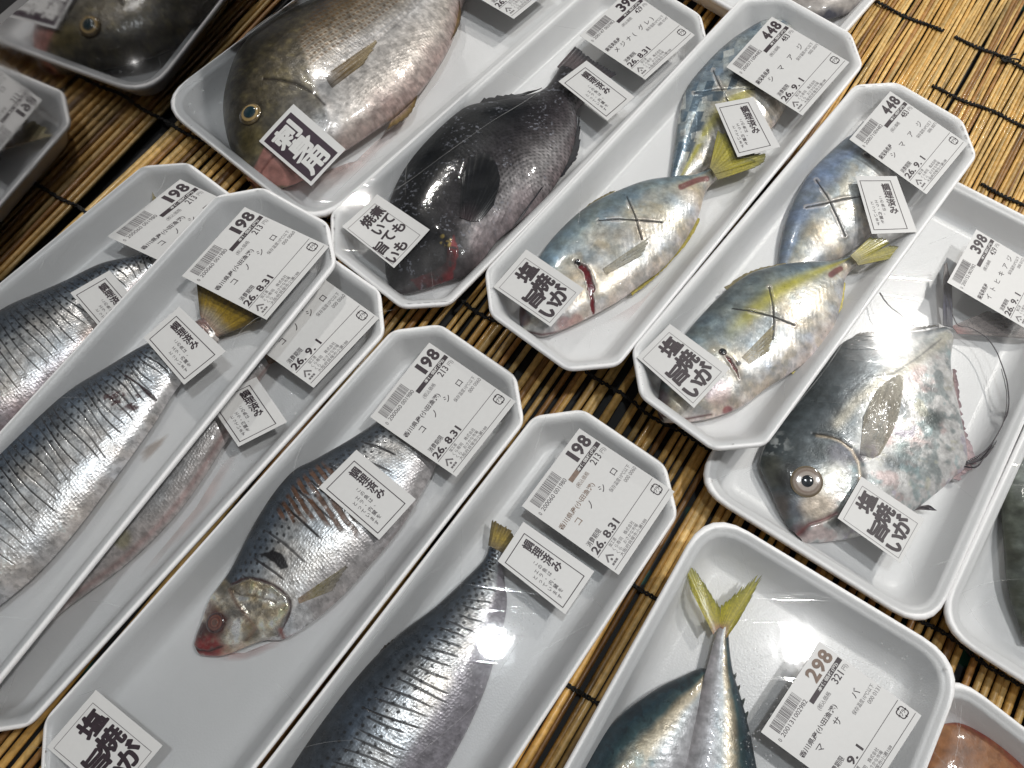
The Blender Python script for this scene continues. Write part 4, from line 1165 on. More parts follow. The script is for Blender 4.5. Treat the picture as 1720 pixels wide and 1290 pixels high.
# ---- big bream ----------------------------------------------------------------------
def paint_bream(f):
    U, T = f.U, f.T
    n1 = fbm(f.X * 45, f.Y * 45, 91); n3 = fbm(f.X * 380, f.Y * 380, 92); n2 = fbm(f.X * 140, f.Y * 140, 93)
    Tn = T + (n1 - .5) * .14
    col = ramp_np(Tn, [(0, (0.045, 0.042, 0.04)), (0.2, (0.08, 0.07, 0.058)), (0.36, (0.19, 0.15, 0.095)), (0.50, (0.40, 0.36, 0.30)), (0.64, (0.72, 0.70, 0.69)), (0.88, (0.62, 0.56, 0.51)), (1, (0.45, 0.33, 0.30))])
    # lines of golden brown scale spots running along the body
    for i in range(15):
        tt = 0.10 + i * 0.038
        sp = 0.0042
        ph = (f.L / sp + 0.5 * (i % 2)) % 1 - 0.5
        k = np.exp(-(((T - tt - 0.02 * np.sin(U * 3)) * f.Wd) / 0.0014) ** 2) * (1 - sst(0.22, 0.46, np.abs(ph))) * sst(0.30, 0.4, U) * (0.8 if i < 12 else 0.3)
        col = mixc(col, k, (0.13, 0.06, 0.012))
        k = np.exp(-(((T - tt - 0.019 - 0.02 * np.sin(U * 3)) * f.Wd) / 0.0011) ** 2) * sst(0.30, 0.4, U) * 0.35
        col = mixc(col, k, (0.06, 0.05, 0.05))
    met = np.interp(T, [0, 0.3, 0.5, 0.85, 1], [0.3, 0.4, 0.75, 0.6, 0.15]) * np.ones_like(U)
    hd = 1 - inside(f, [(558, -40), (500, 60), (530, 150), (545, 190), (520, 260), (480, 330), (900, 300), (900, -200)], 0.003)
    hc = ramp_np(fbm(f.X * 190, f.Y * 190, 95) * 0.7 + T * 0.35, [(0.2, (0.055, 0.048, 0.038)), (0.5, (0.12, 0.10, 0.062)), (0.68, (0.22, 0.18, 0.09)), (0.85, (0.36, 0.30, 0.16))])
    col = col * (1 - 0.85 * hd[..., None]) + hc * 0.85 * hd[..., None]
    met = met * (1 - hd) + 0.4 * hd
    k = blob(f, 430, 240, 0.016, .7, .5, 9) * .45; col = mixc(col, k, (0.30, 0.23, 0.07))
    k = blob(f, 505, 185, 0.018, 0.6, 0.4, 4) * 0.7; col = mixc(col, k, (0.36, 0.33, 0.30)); met = np.maximum(met, k * 0.7)
    k = blob(f, 545, 210, 0.016, 0.6, 0.4, 5) * 0.7; col = mixc(col, k, (0.55, 0.54, 0.54)); met = np.maximum(met, k * 0.85)
    rgh = 0.25 + 0.2 * n2
    col = col * (0.6 + 0.8 * n3)[..., None]
    d = dist(f, [(443, 132), (470, 134), (495, 140), (515, 150), (527, 158), (545, 176)]); k = np.exp(-(d / 0.0012) ** 2); col = mixc(col, k * 0.85, (0.02, 0.012, 0.008)); dz = -0.0005 * k
    d = dist(f, [(520, 260), (545, 235), (552, 205), (545, 178), (527, 158)]); dz = dz + 0.0009 * np.exp(-(d / 0.004) ** 2)
    # pink lips
    k = inside(f, [(412, 300), (424, 286), (436, 262), (446, 240), (470, 250), (520, 290), (520, 312), (430, 312)], 0.0012)
    lip = np.array([0.52, 0.24, 0.20]) * (0.75 + 0.5 * n2)[..., None]
    col = col * (1 - k[..., None]) + lip * k[..., None]; met = met * (1 - k)
    d = dist(f, [(432, 303), (440, 285), (452, 268), (466, 256)]); k2 = np.exp(-(d / 0.0011) ** 2); col = mixc(col, k2 * 0.6, (0.16, 0.05, 0.04)); dz = dz - 0.0007 * k2
    scl = sst(0.28, 0.4, U) * (1 - hd)
    dz = dz + 0.0005 * (n2 - .5) * hd
    return col, met, rgh, scl, dz


fC = fish_body("striped_bream", "big brown and silver bream with pink lips in the wide tray", T_["C"],
               [((412, 292), (426, 304)), ((394, 268), (462, 308)), ((378, 222), (505, 298)), ((374, 172), (545, 275)), ((387, 119), (582, 251)), ((408, 80), (626, 223)), ((450, 45), (665, 195)), ((506, 14), (702, 160)), ((560, -12), (738, 110)), ((620, -40), (762, 60)), ((690, -62), (775, 5)), ((760, -80), (800, -45))],
               0.040, paint_bream, "bream", nu=560, nt=280)
eye(fC, 421, 193, 20, [(0, (0.02, 0.03, 0.035)), (0.5, (0.02, 0.028, 0.03)), (0.56, (0.30, 0.22, 0.10)), (0.72, (0.36, 0.25, 0.10)), (0.8, (0.05, 0.035, 0.02)), (0.9, (0.26, 0.19, 0.09)), (1, (0.06, 0.045, 0.03))], 0.4, 0.52, (0.012, 0.03, 0.038))
z0 = fC.zs
fin(fC, "pectoral_fin", [(546, 128), (552, 140), (558, 148)], [(612, 82), (635, 70), (612, 108)], None, 0.001, cramp([(0, (0.10, 0.06, 0.02)), (0.4, (0.30, 0.19, 0.06)), (1, (0.46, 0.36, 0.2))]), 26, 16, 0.1, True, seed=20, thick=0.0003)
fin(fC, "anal_fin", [(658, 202), (676, 188), (698, 166)], [(650, 218), (690, 190), (706, 146)], 0.016, 0.018, cramp([(0, (0.45, 0.33, 0.28)), (0.6, (0.35, 0.24, 0.1)), (1, (0.2, 0.13, 0.04))]), 30, 10, 0.15, seed=21)
fin(fC, "tail_fin", [(755, 60), (768, 30), (772, 5)], [(752, 78), (774, 34), (770, -12)], 0.016, 0.019, cramp([(0, (0.3, 0.2, 0.08)), (1, (0.12, 0.08, 0.03))]), 24, 8, 0.2, seed=22)


# ---- diamond shaped thread-fin -----------------------------------------------------
def paint_moon(f):
    U, T = f.U, f.T
    n1 = fbm(f.X * 60, f.Y * 60, 101); n3 = fbm(f.X * 420, f.Y * 420, 102); n2 = fbm(f.X * 110, f.Y * 110, 103)
    Tn = T + (n1 - .5) * .2
    col = ramp_np(Tn, [(0, (0.06, 0.075, 0.08)), (0.14, (0.12, 0.145, 0.16)), (0.28, (0.30, 0.34, 0.37)), (0.40, (0.62, 0.63, 0.62)), (0.6, (0.78, 0.77, 0.75)), (1, (0.86, 0.84, 0.83))])
    a = fbm(f.X * 75, f.Y * 75, 106); b_ = fbm(f.X * 85 + 9, f.Y * 85, 108); c = fbm(f.X * 95 + 3, f.Y * 95, 110)
    low = sst(0.36, 0.55, T)
    for msk, cc in ((sst(0.56, 0.70, a), (0.72, 0.52, 0.50)), (sst(0.55, 0.68, b_), (0.20, 0.27, 0.28)), (sst(0.60, 0.72, c), (0.38, 0.52, 0.54)), (sst(0.62, 0.74, 1 - a), (0.76, 0.73, 0.58)), (sst(0.64, 0.76, 1 - b_), (0.62, 0.55, 0.68))):
        col = mixc(col, msk * low * 0.62, cc)
    d = dist(f, [(1406, 712), (1440, 672), (1480, 640), (1530, 612), (1560, 590), (1585, 572)]); k = np.exp(-(d / 0.0045) ** 2) * 0.75; col = mixc(col, k, (0.60, 0.56, 0.46))
    d = dist(f, [(1402, 700), (1425, 660), (1460, 632), (1500, 628), (1540, 602), (1580, 570)]); k = np.exp(-(d / 0.0008) ** 2) * 0.6; col = mixc(col, k, (0.06, 0.07, 0.08))
    # dark crown and blotches of the head
    for (x, y, r, al, cc) in ((1340, 770, .017, .5, (0.05, 0.065, 0.065)), (1332, 805, .011, .9, (0.02, 0.02, 0.02)), (1300, 790, .011, .85, (0.10, 0.10, 0.075)), (1390, 745, .014, .85, (0.06, 0.075, 0.08)), (1412, 760, .011, .85, (0.17, 0.17, 0.20)), (1325, 800, .010, .8, (0.03, 0.03, 0.03)),
                             (1312, 850, .010, .8, (0.13, 0.10, 0.085)), (1345, 855, .009, .85, (0.16, 0.17, 0.2)), (1345, 890, .007, .85, (0.12, 0.05, 0.06)), (1392, 838, .007, .6, (0.20, 0.23, 0.26)), (1440, 772, .007, .7, (0.12, 0.10, 0.13)), (1570, 705, .009, .95, (0.07, 0.09, 0.09)), (1508, 688, .011, .8, (0.13, 0.15, 0.17)), (1497, 778, .008, .85, (0.16, 0.19, 0.21)), (1517, 752, .007, .6, (0.2, 0.33, 0.33))):
        k = blob(f, x, y, r, 0.7, 0.9, int(x)) * al; col = mixc(col, k, cc)
    k = blob(f, 1375, 850, 0.014, .6, .4, 3) * .85; col = mixc(col, k, (0.80, 0.66, 0.52))
    k = blob(f, 1306, 745, 0.009, .9, 1.4, 6) * sst(.45, .6, fbm(f.X * 260, f.Y * 260, 19)) * .75; col = mixc(col, k, (0.70, 0.73, 0.72))  # bright specular patch above the eye, painted into the skin colour
    k = blob(f, 1398, 808, 0.012, .6, .5, 4) * .85; col = mixc(col, k, (0.84, 0.82, 0.74))
    met = np.interp(T, [0, .3, .5, 1], [.5, .7, .72, .6]) * np.ones_like(U)
    met = met * (0.6 + 0.5 * n2)
    rgh = 0.22 + 0.25 * n2
    col = col * (0.52 + 0.5 * n3 + 0.12 * n2)[..., None]
    g = [(1372, 732), (1395, 735), (1412, 742), (1430, 757), (1441, 778), (1444, 800), (1440, 825), (1430, 845)]
    d = dist(f, g); dz = 0.0009 * np.exp(-(d / 0.003) ** 2); k = np.exp(-(d / 0.0011) ** 2); col = mixc(col, k * .7, (0.60, 0.48, 0.34))
    d = dist(f, [(1366, 728), (1385, 730), (1410, 737), (1428, 750)]); k = np.exp(-(d / 0.0011) ** 2); col = mixc(col, k * .8, (0.03, 0.03, 0.03)); dz = dz - 0.0005 * k
    d = dist(f, [(1340, 898), (1360, 880), (1385, 872), (1405, 862)]); k = np.exp(-(d / 0.0016) ** 2); col = mixc(col, k * .85, (0.20, 0.06, 0.06)); dz = dz - 0.0008 * k
    dz = dz + 0.0005 * (n2 - .5)
    return col, met, rgh, np.full_like(U, 0.25), dz


fG = fish_body("diamond_jack", "silver diamond-shaped fish with a round pale eye and long thread fins", T_["G"],
               [((1330, 888), (1352, 910)), ((1312, 858), (1398, 908)), ((1296, 825), (1445, 900)), ((1283, 800), (1500, 882)), ((1276, 772), (1556, 842)), ((1298, 725), (1598, 806)), ((1336, 680), (1624, 776)), ((1385, 612), (1615, 705)), ((1423, 570), (1604, 650)), ((1479, 559), (1599, 608)), ((1545, 554), (1604, 577)), ((1588, 545), (1608, 560))],
               0.020, paint_moon, "moon", nu=520, nt=280, env_pow=0.5, flat=2.8)
eye(fG, 1355, 809, 26, [(0, (0.03, 0.04, 0.05)), (0.36, (0.03, 0.04, 0.05)), (0.40, (0.62, 0.54, 0.48)), (0.62, (0.58, 0.50, 0.44)), (0.68, (0.30, 0.22, 0.18)), (0.80, (0.44, 0.36, 0.30)), (0.92, (0.16, 0.12, 0.08)), (1, (0.32, 0.25, 0.15))], 0.14, 0.37, (0.025, 0.032, 0.04))
z0 = fG.zs; zb = T_["G"].zb
fin(fG, "pectoral_fin", [(1444, 764), (1452, 766), (1466, 770)], [(1450, 700), (1476, 652), (1515, 632), (1506, 706), (1478, 764)], None, 0.0008, cramp([(0, (0.06, 0.05, 0.07)), (0.25, (0.40, 0.33, 0.24)), (1, (0.60, 0.55, 0.44))]), 60, 16, 0.02, True, 30, ridge=0.00012)
fin(fG, "tail_fin", [(1584, 546), (1592, 548), (1600, 550)], [(1584, 470), (1588, 440), (1598, 470)], zb + 0.012, zb + 0.018, cramp([(0, (0.03, 0.03, 0.05)), (0.4, (0.05, 0.05, 0.09)), (1, (0.25, 0.22, 0.21))]), 20, 14, 0.1, seed=31)
fin(fG, "tail_fin", [(1598, 548), (1604, 554), (1608, 560)], [(1660, 522), (1740, 548), (1745, 570)], zb + 0.012, zb + 0.015, cramp([(0, (0.5, 0.25, 0.24)), (0.2, (0.34, 0.30, 0.29)), (1, (0.30, 0.26, 0.25))]), 30, 14, 0.1, True, 32)
fin(fG, "dorsal_fin", [(1430, 568), (1479, 559), (1530, 556), (1575, 548)], [(1440, 560), (1482, 553), (1532, 551), (1576, 545)], zb + 0.011, zb + 0.012, cramp([(0, (0.05, 0.06, 0.06)), (1, (0.10, 0.08, 0.06))]), 50, 5, 0.7, seed=33)
fin(fG, "anal_fin", [(1600, 620), (1606, 680), (1616, 730), (1624, 776), (1600, 804)], [(1606, 620), (1613, 680), (1624, 728), (1640, 772), (1612, 808)], zb + 0.010, zb + 0.011, cramp([(0, (0.5, 0.36, 0.36)), (1, (0.36, 0.26, 0.28))]), 50, 5, 0.7, seed=34)
fin(fG, "pelvic_fin", [(1528, 860), (1536, 856), (1545, 850)], [(1548, 850), (1572, 858), (1560, 848)], zb + 0.010, zb + 0.013, cramp([(0, (0.3, 0.24, 0.24)), (1, (0.05, 0.045, 0.06))]), 12, 8, 0.1, seed=35)
THR = mat_plain("thread_fin", (0.06, 0.05, 0.06), 0.4, 0.3, 400, 0, 0.3)


def thread(pts, r=0.00045, za=0.013, zm=0.019):
    n = len(pts); zz = za + (zm - za) * np.sin(np.linspace(0.2, 2.6, n))
    P = resample(catmull(np.array([at(p[0], p[1], zb + z) for p, z in zip(pts, zz)]), 0), 60)
    P[:, :2] += 0.0004 * (vn(np.linspace(0, 40, 60), np.full(60, pts[0][0] * .1))[:, None] - .5)
    tube("thread_fin", P, r, THR, fG.root, 6, np.interp(np.linspace(0, 1, 60), [0, .3, 1], [1.2, 0.8, 0.45]))


thread([(1624, 778), (1650, 768), (1668, 745), (1684, 715), (1694, 685), (1692, 645), (1678, 600), (1660, 570), (1630, 550), (1608, 545), (1595, 510), (1588, 478)], 0.0006)
thread([(1624, 776), (1655, 758), (1675, 730), (1688, 700), (1691, 660), (1682, 620)], 0.0005)
thread([(1622, 780), (1648, 772), (1662, 760), (1680, 730), (1690, 700)], 0.00045)
thread([(1620, 784), (1640, 784), (1652, 770), (1672, 740)], 0.0006)
thread([(1478, 492), (1492, 512), (1512, 528), (1530, 546), (1556, 554)], 0.0005)


# ---- mackerel, grey fish, fillet, pale fish -----------------------------------------
def paint_mack(seed, flip=False, belly=0.62):
    def go(f):
        U = f.U; T = 1 - f.T if flip else f.T
        n1 = fbm(f.X * 60, f.Y * 60, seed); n3 = fbm(f.X * 420, f.Y * 420, seed + 1); n2 = fbm(f.X * 130, f.Y * 130, seed + 2)
        Tn = T + (n1 - .5) * .12
        col = ramp_np(Tn, [(0, (0.012, 0.025, 0.035)), (0.14, (0.020, 0.055, 0.075)), (0.24, (0.06, 0.12, 0.13)), (0.32, (0.34, 0.29, 0.20)), (0.42, (0.56, 0.49, 0.37)), (0.52, (0.48, 0.51, 0.52)), (belly, (0.60, 0.60, 0.62)), (0.8, (0.60, 0.58, 0.60)), (1, (0.46, 0.42, 0.44))])
        k = sst(0.50, 0.62, n2) * (1 - sst(0.2, 0.34, T)); col = mixc(col, k * .7, (0.01, 0.02, 0.03))
        ir = fbm(f.X * 70, f.Y * 70, seed + 6); k = sst(.55, .7, ir) * sst(.2, .4, T) * (1 - sst(.5, .7, T)); col = mixc(col, k * .5, (0.10, 0.24, 0.30))
        col = col * (.65 + .7 * n3)[..., None]
        met = np.interp(T, [0, .3, .6, 1], [.45, .7, .6, .25]) * np.ones_like(U)
        rib = np.sin((f.L + np.abs(T - .4) * f.Wd * .8) * 2 * np.pi / .005)
        return col, met, .24 + .2 * n2, np.full_like(U, .2), .00003 * rib * sst(.2, .5, T)
    return go


GM = "mackerel in the 298 tray"
fJ2 = fish_body("mackerel", "mackerel with dark blue back curving off the bottom edge", T_["J"],
                [((1196, 1124), (1202, 1134)), ((1178, 1122), (1200, 1158)), ((1150, 1134), (1195, 1195)), ((1104, 1156), (1180, 1255)), ((1048, 1196), (1165, 1310)), ((1003, 1245), (1135, 1370)), ((960, 1320), (1090, 1430)), ((930, 1420), (1020, 1490)), ((925, 1480), (960, 1520))],
                0.0185, paint_mack(120), "mackerel", nu=460, nt=180, group=GM)
fJ1 = fish_body("mackerel", "mackerel lying tail up with forked yellow tail near the 298 label", T_["J"],
                [((1222, 1052), (1204, 1054)), ((1221, 1075), (1197, 1076)), ((1228, 1126), (1186, 1119)), ((1242, 1171), (1172, 1164)), ((1256, 1224), (1155, 1210)), ((1268, 1284), (1136, 1270)), ((1278, 1340), (1120, 1330)), ((1280, 1420), (1105, 1410)), ((1270, 1490), (1130, 1480)), ((1230, 1540), (1190, 1540))],
                0.0185, paint_mack(140), "mackerel", nu=460, nt=180, group=GM, lift=(0.009, 0.004, 0.0015, 0.0005))
zt = T_["J"].zb + 0.0185
YT = [(0, (0.36, 0.15, 0.06)), (0.2, (0.52, 0.43, 0.02)), (0.75, (0.48, 0.42, 0.02)), (1, (0.26, 0.25, 0.02))]
fin(fJ1, "tail_fin", [(1198, 1066), (1204, 1058), (1211, 1052)], [(1160, 990), (1148, 944), (1170, 958), (1209, 1020)], zt, zt + 0.002, cramp(YT), 60, 18, 0.22, seed=40, thick=0.0002, ridge=0.00015)
fin(fJ1, "tail_fin", [(1209, 1052), (1216, 1060), (1220, 1072)], [(1211, 1018), (1258, 978), (1278, 968), (1264, 1000), (1240, 1044)], zt - 0.001, zt + 0.002, cramp(YT), 60, 18, 0.22, seed=41, thick=0.0002, ridge=0.00015)
for k, (x, y) in enumerate(((1232, 1140), (1238, 1160), (1246, 1182), (1252, 1204))):
    fin(fJ1, "finlet", [(x - 3, y - 4), (x + 1, y + 8)], [(x + 5, y - 10), (x + 5, y - 6)], T_["J"].zb + 0.013, T_["J"].zb + 0.015, cramp([(0, (0.05, 0.09, 0.1)), (1, (0.12, 0.13, 0.1))]), 6, 5, 0.1, seed=k)


def paint_grey(f):
    U, T = f.U, f.T
    n1 = fbm(f.X * 80, f.Y * 80, 151); n2 = fbm(f.X * 260, f.Y * 260, 152)
    col = ramp_np(T + (n1 - .5) * .25, [(0, (0.07, 0.075, 0.055)), (.06, (0.13, 0.145, 0.12)), (.2, (0.24, 0.265, 0.25)), (1, (0.42, 0.435, 0.43))])
    col = col * (.5 + n2)[..., None]
    return col, .3 + 0 * U, .35 + .2 * n2, .6 + 0 * U, 0.0004 * (n2 - .5)


fish_body("grey_fish", "rough grey-green fish cut off by the right edge of the display", T_["H"],
          [((1712, 735), (1735, 730)), ((1692, 785), (1790, 770)), ((1682, 840), (1850, 850)), ((1687, 927), (1870, 950)), ((1696, 997), (1860, 1020)), ((1728, 1080), (1820, 1085))], 0.026, paint_grey, "dark", nu=260, nt=160)


def paint_fillet(f):
    n1 = fbm(f.X * 60, f.Y * 60, 161); n2 = fbm(f.X * 300, f.Y * 300, 162)
    col = ramp_np(n1, [(.3, (0.22, 0.085, 0.03)), (.5, (0.33, 0.14, 0.055)), (.7, (0.42, 0.20, 0.09))]) * (.7 + .6 * n2)[..., None]
    rim = 1 - sst(0.0, 0.14, np.minimum(f.T, 1 - f.T) + (n2 - .5) * .1); col = mixc(col, rim * .6, (0.30, 0.03, 0.03))
    return col, 0 * f.U, .3 + .2 * n2, .2 + 0 * f.U, .0005 * (n1 - .5)


fish_body("fish_fillet", "reddish brown raw fish fillet in the bottom right corner", T_["I"],
          [((1585, 1216), (1575, 1240)), ((1612, 1214), (1560, 1275)), ((1645, 1228), (1545, 1310)), ((1680, 1250), (1560, 1360)), ((1720, 1288), (1620, 1410)), ((1770, 1345), (1700, 1430))], 0.010, paint_fillet, "moon", nu=220, nt=140)


def paint_pale(f):
    n1 = fbm(f.X * 60, f.Y * 60, 171); n2 = fbm(f.X * 300, f.Y * 300, 172)
    col = ramp_np(f.T + (n1 - .5) * .2, [(0, (0.34, 0.30, 0.28)), (.7, (0.42, 0.38, 0.36)), (.93, (0.40, 0.36, 0.33)), (1, (0.05, 0.05, 0.07))]) * (.8 + .4 * n2)[..., None]
    return col, .2 + 0 * f.U, .35 + 0 * f.U, .2 + 0 * f.U, 0 * f.U


fish_body("pale_fish", "pale grey fish at the top edge behind the 448 tray", T_["P"],
          [((1310, -10), (1322, 10)), ((1330, -45), (1348, 27)), ((1370, -70), (1385, 33)), ((1415, -80), (1428, 22)), ((1455, -75), (1465, 5)), ((1490, -55), (1495, -20))], 0.02, paint_pale, "moon", nu=200, nt=120)


# ------------------------------------------------------------------ cling film over every tray
def film_height(t, n0=70):
    hw, hl = t.hw - 0.002, t.hl - 0.002
    nx = n0; ny = int(n0 * hl / hw)
    xs = np.linspace(-hw, hw, nx); ys = np.linspace(-hl, hl, ny)
    base = t.zr + 0.0004
    floorz = np.full((ny, nx), -1.0)
    for P in t.fish:
        d = P[:, :2] - t.ctr
        lx = d @ t.b; ly = d @ t.a
        ix = np.round((lx + hw) / (2 * hw) * (nx - 1)).astype(int); iy = np.round((ly + hl) / (2 * hl) * (ny - 1)).astype(int)
        ok = (ix >= 0) & (ix < nx) & (iy >= 0) & (iy < ny)
        np.maximum.at(floorz, (iy[ok], ix[ok]), P[ok, 2])
    g = floorz.copy()
    for dy in (-1, 0, 1):
        for dx in (-1, 0, 1):
            g = np.maximum(g, np.roll(np.roll(floorz, dy, 0), dx, 1))
    floorz = g + 0.0010
    X, Y = np.meshgrid(xs, ys)
    edge = np.zeros((ny, nx), bool); edge[0] = edge[-1] = True; edge[:, 0] = edge[:, -1] = True
    if t.kind == "oct":
        edge |= (np.abs(X) + np.abs(Y) > t.hw + t.hl - t.c - 0.004)
    else:
        qx = np.abs(X) - (t.hw - t.c); qy = np.abs(Y) - (t.hl - t.c)
        edge |= (qx > 0) & (qy > 0) & (np.hypot(qx, qy) > t.c - 0.003)
    z = np.full((ny, nx), base)
    sag = -0.0012
    low = np.maximum(floorz, -1)
    z = np.maximum(z, np.where(edge, base, low))
    for _ in range(260):
        zn = 0.25 * (np.roll(z, 1, 0) + np.roll(z, -1, 0) + np.roll(z, 1, 1) + np.roll(z, -1, 1)) + sag * 0.01 / 100
        zn = np.maximum(zn, low)
        z = np.where(edge, base, zn)
    t.fx, t.fy, t.fz = xs, ys, z
    return X, Y, z, edge


def film_z(t, P):
    d = np.atleast_2d(P)[:, :2] - t.ctr
    x = np.clip((d @ t.b - t.fx[0]) / (t.fx[1] - t.fx[0]), 0, len(t.fx) - 1.001); y = np.clip((d @ t.a - t.fy[0]) / (t.fy[1] - t.fy[0]), 0, len(t.fy) - 1.001)
    i = x.astype(int); j = y.astype(int); a = x - i; b_ = y - j
    z = t.fz
    return (z[j, i] * (1 - a) + z[j, i + 1] * a) * (1 - b_) + (z[j + 1, i] * (1 - a) + z[j + 1, i + 1] * a) * b_


for t in TRAYS.values():
    X, Y, z, edge = film_height(t)
    if t.kind == "oct":
        over = np.clip(np.abs(X) + np.abs(Y) - (t.hw + t.hl - t.c - 0.0035), 0, None) / 2
        X = X - np.sign(X) * over; Y = Y - np.sign(Y) * over
    else:
        qx = np.clip(np.abs(X) - (t.hw - t.c), 0, None); qy = np.clip(np.abs(Y) - (t.hl - t.c), 0, None)
        rr = np.hypot(qx, qy); sc = np.where(rr > t.c - 0.0025, (t.c - 0.0025) / np.maximum(rr, 1e-9), 1.0)
        X = np.where((qx > 0) & (qy > 0), np.sign(X) * (t.hw - t.c + qx * sc), X); Y = np.where((qx > 0) & (qy > 0), np.sign(Y) * (t.hl - t.c + qy * sc), Y)
    ny, nx = X.shape
    W = np.stack([t.ctr[0] + X * t.b[0] + Y * t.a[0], t.ctr[1] + X * t.b[1] + Y * t.a[1], z], -1).reshape(-1, 3)
    F = grid_faces(ny, nx)
    me = raw_mesh("cling_film", W, F)
    link("cling_film", me, MAT[t.film], t.root)

# ------------------------------------------------------------------ price labels and stickers
_gl = {}


def glyphs(s, bold=0.0):
    key = (s, bold)
    if key not in _gl:
        cu = bpy.data.curves.new("t", "FONT"); cu.body = s; cu.size = 1; cu.offset = bold; cu.resolution_u = 3
        ob = bpy.data.objects.new("t", cu); C.objects.link(ob)
        bpy.context.view_layer.update()
        me = bpy.data.meshes.new_from_object(ob.evaluated_get(bpy.context.evaluated_depsgraph_get()))
        V = np.array([v.co[:2] for v in me.vertices]).reshape(-1, 2)
        F = [tuple(p.vertices) for p in me.polygons]
        bpy.data.objects.remove(ob); bpy.data.curves.remove(cu); bpy.data.meshes.remove(me)
        _gl[key] = (V, F)
    return _gl[key]


class Ink:
    def __init__(self): self.V = []; self.F = []; self.n = 0

    def add(self, V, F):
        V = np.asarray(V, float)
        V = np.c_[V[:, :2], np.full(len(V), getattr(self, "dz", 0.0))]
        self.V.append(V); self.F += [tuple(i + self.n for i in f) for f in F]; self.n += len(V)

    def rect(self, u0, u1, w0, w1):
        nu, nw = max(1, int((u1 - u0) / 0.08)), max(1, int((w1 - w0) / 0.08))
        W, U = np.meshgrid(np.linspace(w0, w1, nw + 1), np.linspace(u0, u1, nu + 1), indexing="ij")
        self.add(np.stack([U.ravel(), W.ravel()], 1), [tuple(q) for q in grid_faces(nw + 1, nu + 1)])

    def frame(self, u0, u1, w0, w1, tu, tw):
        self.rect(u0, u1, w0, w0 + tw); self.rect(u0, u1, w1 - tw, w1); self.rect(u0, u0 + tu, w0 + tw, w1 - tw); self.rect(u1 - tu, u1, w0 + tw, w1 - tw)

    def text(self, s, u0, u1, w0, w1, bold=0.01, skew=0.0):
        """text stretched into a box; w runs down the label"""
        V, F = glyphs(s, bold)
        lo, hi = V.min(0), V.max(0)
        q = (V - lo) / np.maximum(hi - lo, 1e-6)
        u = u0 + (q[:, 0] + skew * (q[:, 1] - .5)) * (u1 - u0); w = w1 - q[:, 1] * (w1 - w0)
        self.add(np.stack([u, w], 1), F)

    def char(self, s, uc, wc, su, sw, bold=0.01, rot=0.0):
        """one character on its em square, centred"""
        V, F = glyphs(s, min(bold, 0.010))
        q = V - np.array([0.5, 0.38])
        c_, s_ = math.cos(rot), math.sin(rot)
        q = np.stack([q[:, 0] * c_ - q[:, 1] * s_, q[:, 0] * s_ + q[:, 1] * c_], 1)
        ring = [(0, 0)] if bold < 0.015 else [(0, 0)] + [(bold * math.cos(a), bold * math.sin(a)) for a in np.arange(0, 6.28, 6.2832 / 8)]
        for i, (bx, by) in enumerate(ring):   # brush weight: the stroke laid down again slightly aside
            self.dz = i * 2.5e-6
            self.add(np.stack([uc + (q[:, 0] + bx) * su, wc - (q[:, 1] + by) * sw], 1), F)
        self.dz = 0.0


class Surface:
    """a paper rectangle lying on the film, from its four corners in the photograph (text order TL TR BR BL)"""

    def __init__(s, t, corners, lift=0.0004):
        P = []
        for c in corners:
            z = t.zr
            for _ in range(6): z = 0.4 * z + 0.6 * float(film_z(t, at(c[0], c[1], z)[None])[0])
            P.append(at(c[0], c[1], z)[:2])
        s.P = np.array(P)
        g = np.linspace(0, 1, 13); u, w = [q.ravel() for q in np.meshgrid(g, g)]
        XY = s.xy(u, w); zf = film_z(t, XY)
        A = np.c_[np.ones_like(u), u, w, u * u, w * w, u * w]
        k = np.linalg.lstsq(A, zf, rcond=None)[0]
        if np.abs(k[3:]).max() > 0.006:  # stiff paper bends only a little
            k = np.r_[np.linalg.lstsq(A[:, :3], zf, rcond=None)[0], 0, 0, 0]
        s.k = k
        if True:   # paper lifts a little towards its edges
            q = (P[0][0] * 1e4) % 1.0
            k = k.copy(); k[3] += 0.0018 * (q - 0.2); k[4] += 0.0016 * (0.8 - q); k[1] -= 0.0018 * (q - 0.2); k[2] -= 0.0016 * (0.8 - q)
        r = zf - A @ k
        s.off = max(0.0, np.percentile(r, 96)) + lift

    def xy(s, u, w):
        u = np.asarray(u)[:, None]; w = np.asarray(w)[:, None]
        return (s.P[0] * (1 - u) + s.P[1] * u) * (1 - w) + (s.P[3] * (1 - u) + s.P[2] * u) * w

    def pt(s, UW, dz=0.0):
        UW = np.asarray(UW, float); u, w = UW[:, 0], UW[:, 1]
        z = s.k[0] + s.k[1] * u + s.k[2] * w + s.k[3] * u * u + s.k[4] * w * w + s.k[5] * u * w + s.off + dz
        return np.c_[s.xy(u, w), z]

    def paper(s, name, parent, mat):
        g = np.linspace(0, 1, 10); w, u = np.meshgrid(g, g, indexing="ij")
        q = np.stack([u.ravel(), w.ravel()], 1)
        a = s.pt(q); b_ = s.pt(q, -0.00014); n = 10; N = n * n
        idx = np.arange(N).reshape(n, n)
        loop = np.concatenate([idx[0, :], idx[1:, -1], idx[-1, -2::-1], idx[-2:0:-1, 0]]); nx = np.roll(loop, -1)
        F = np.vstack([grid_faces(n, n), grid_faces(n, n, base=N)[:, ::-1], np.stack([loop, nx, nx + N, loop + N], 1)])
        return link(name, raw_mesh(name, np.vstack([a, b_]), F, True, 30), mat, parent)

    def ink(s, name, I, parent, mat, dz=0.00008):
        if not I.n: return
        return link(name, raw_mesh(name, s.pt(np.vstack(I.V)[:, :2], dz + np.vstack(I.V)[:, 2]), I.F, False), mat, parent)


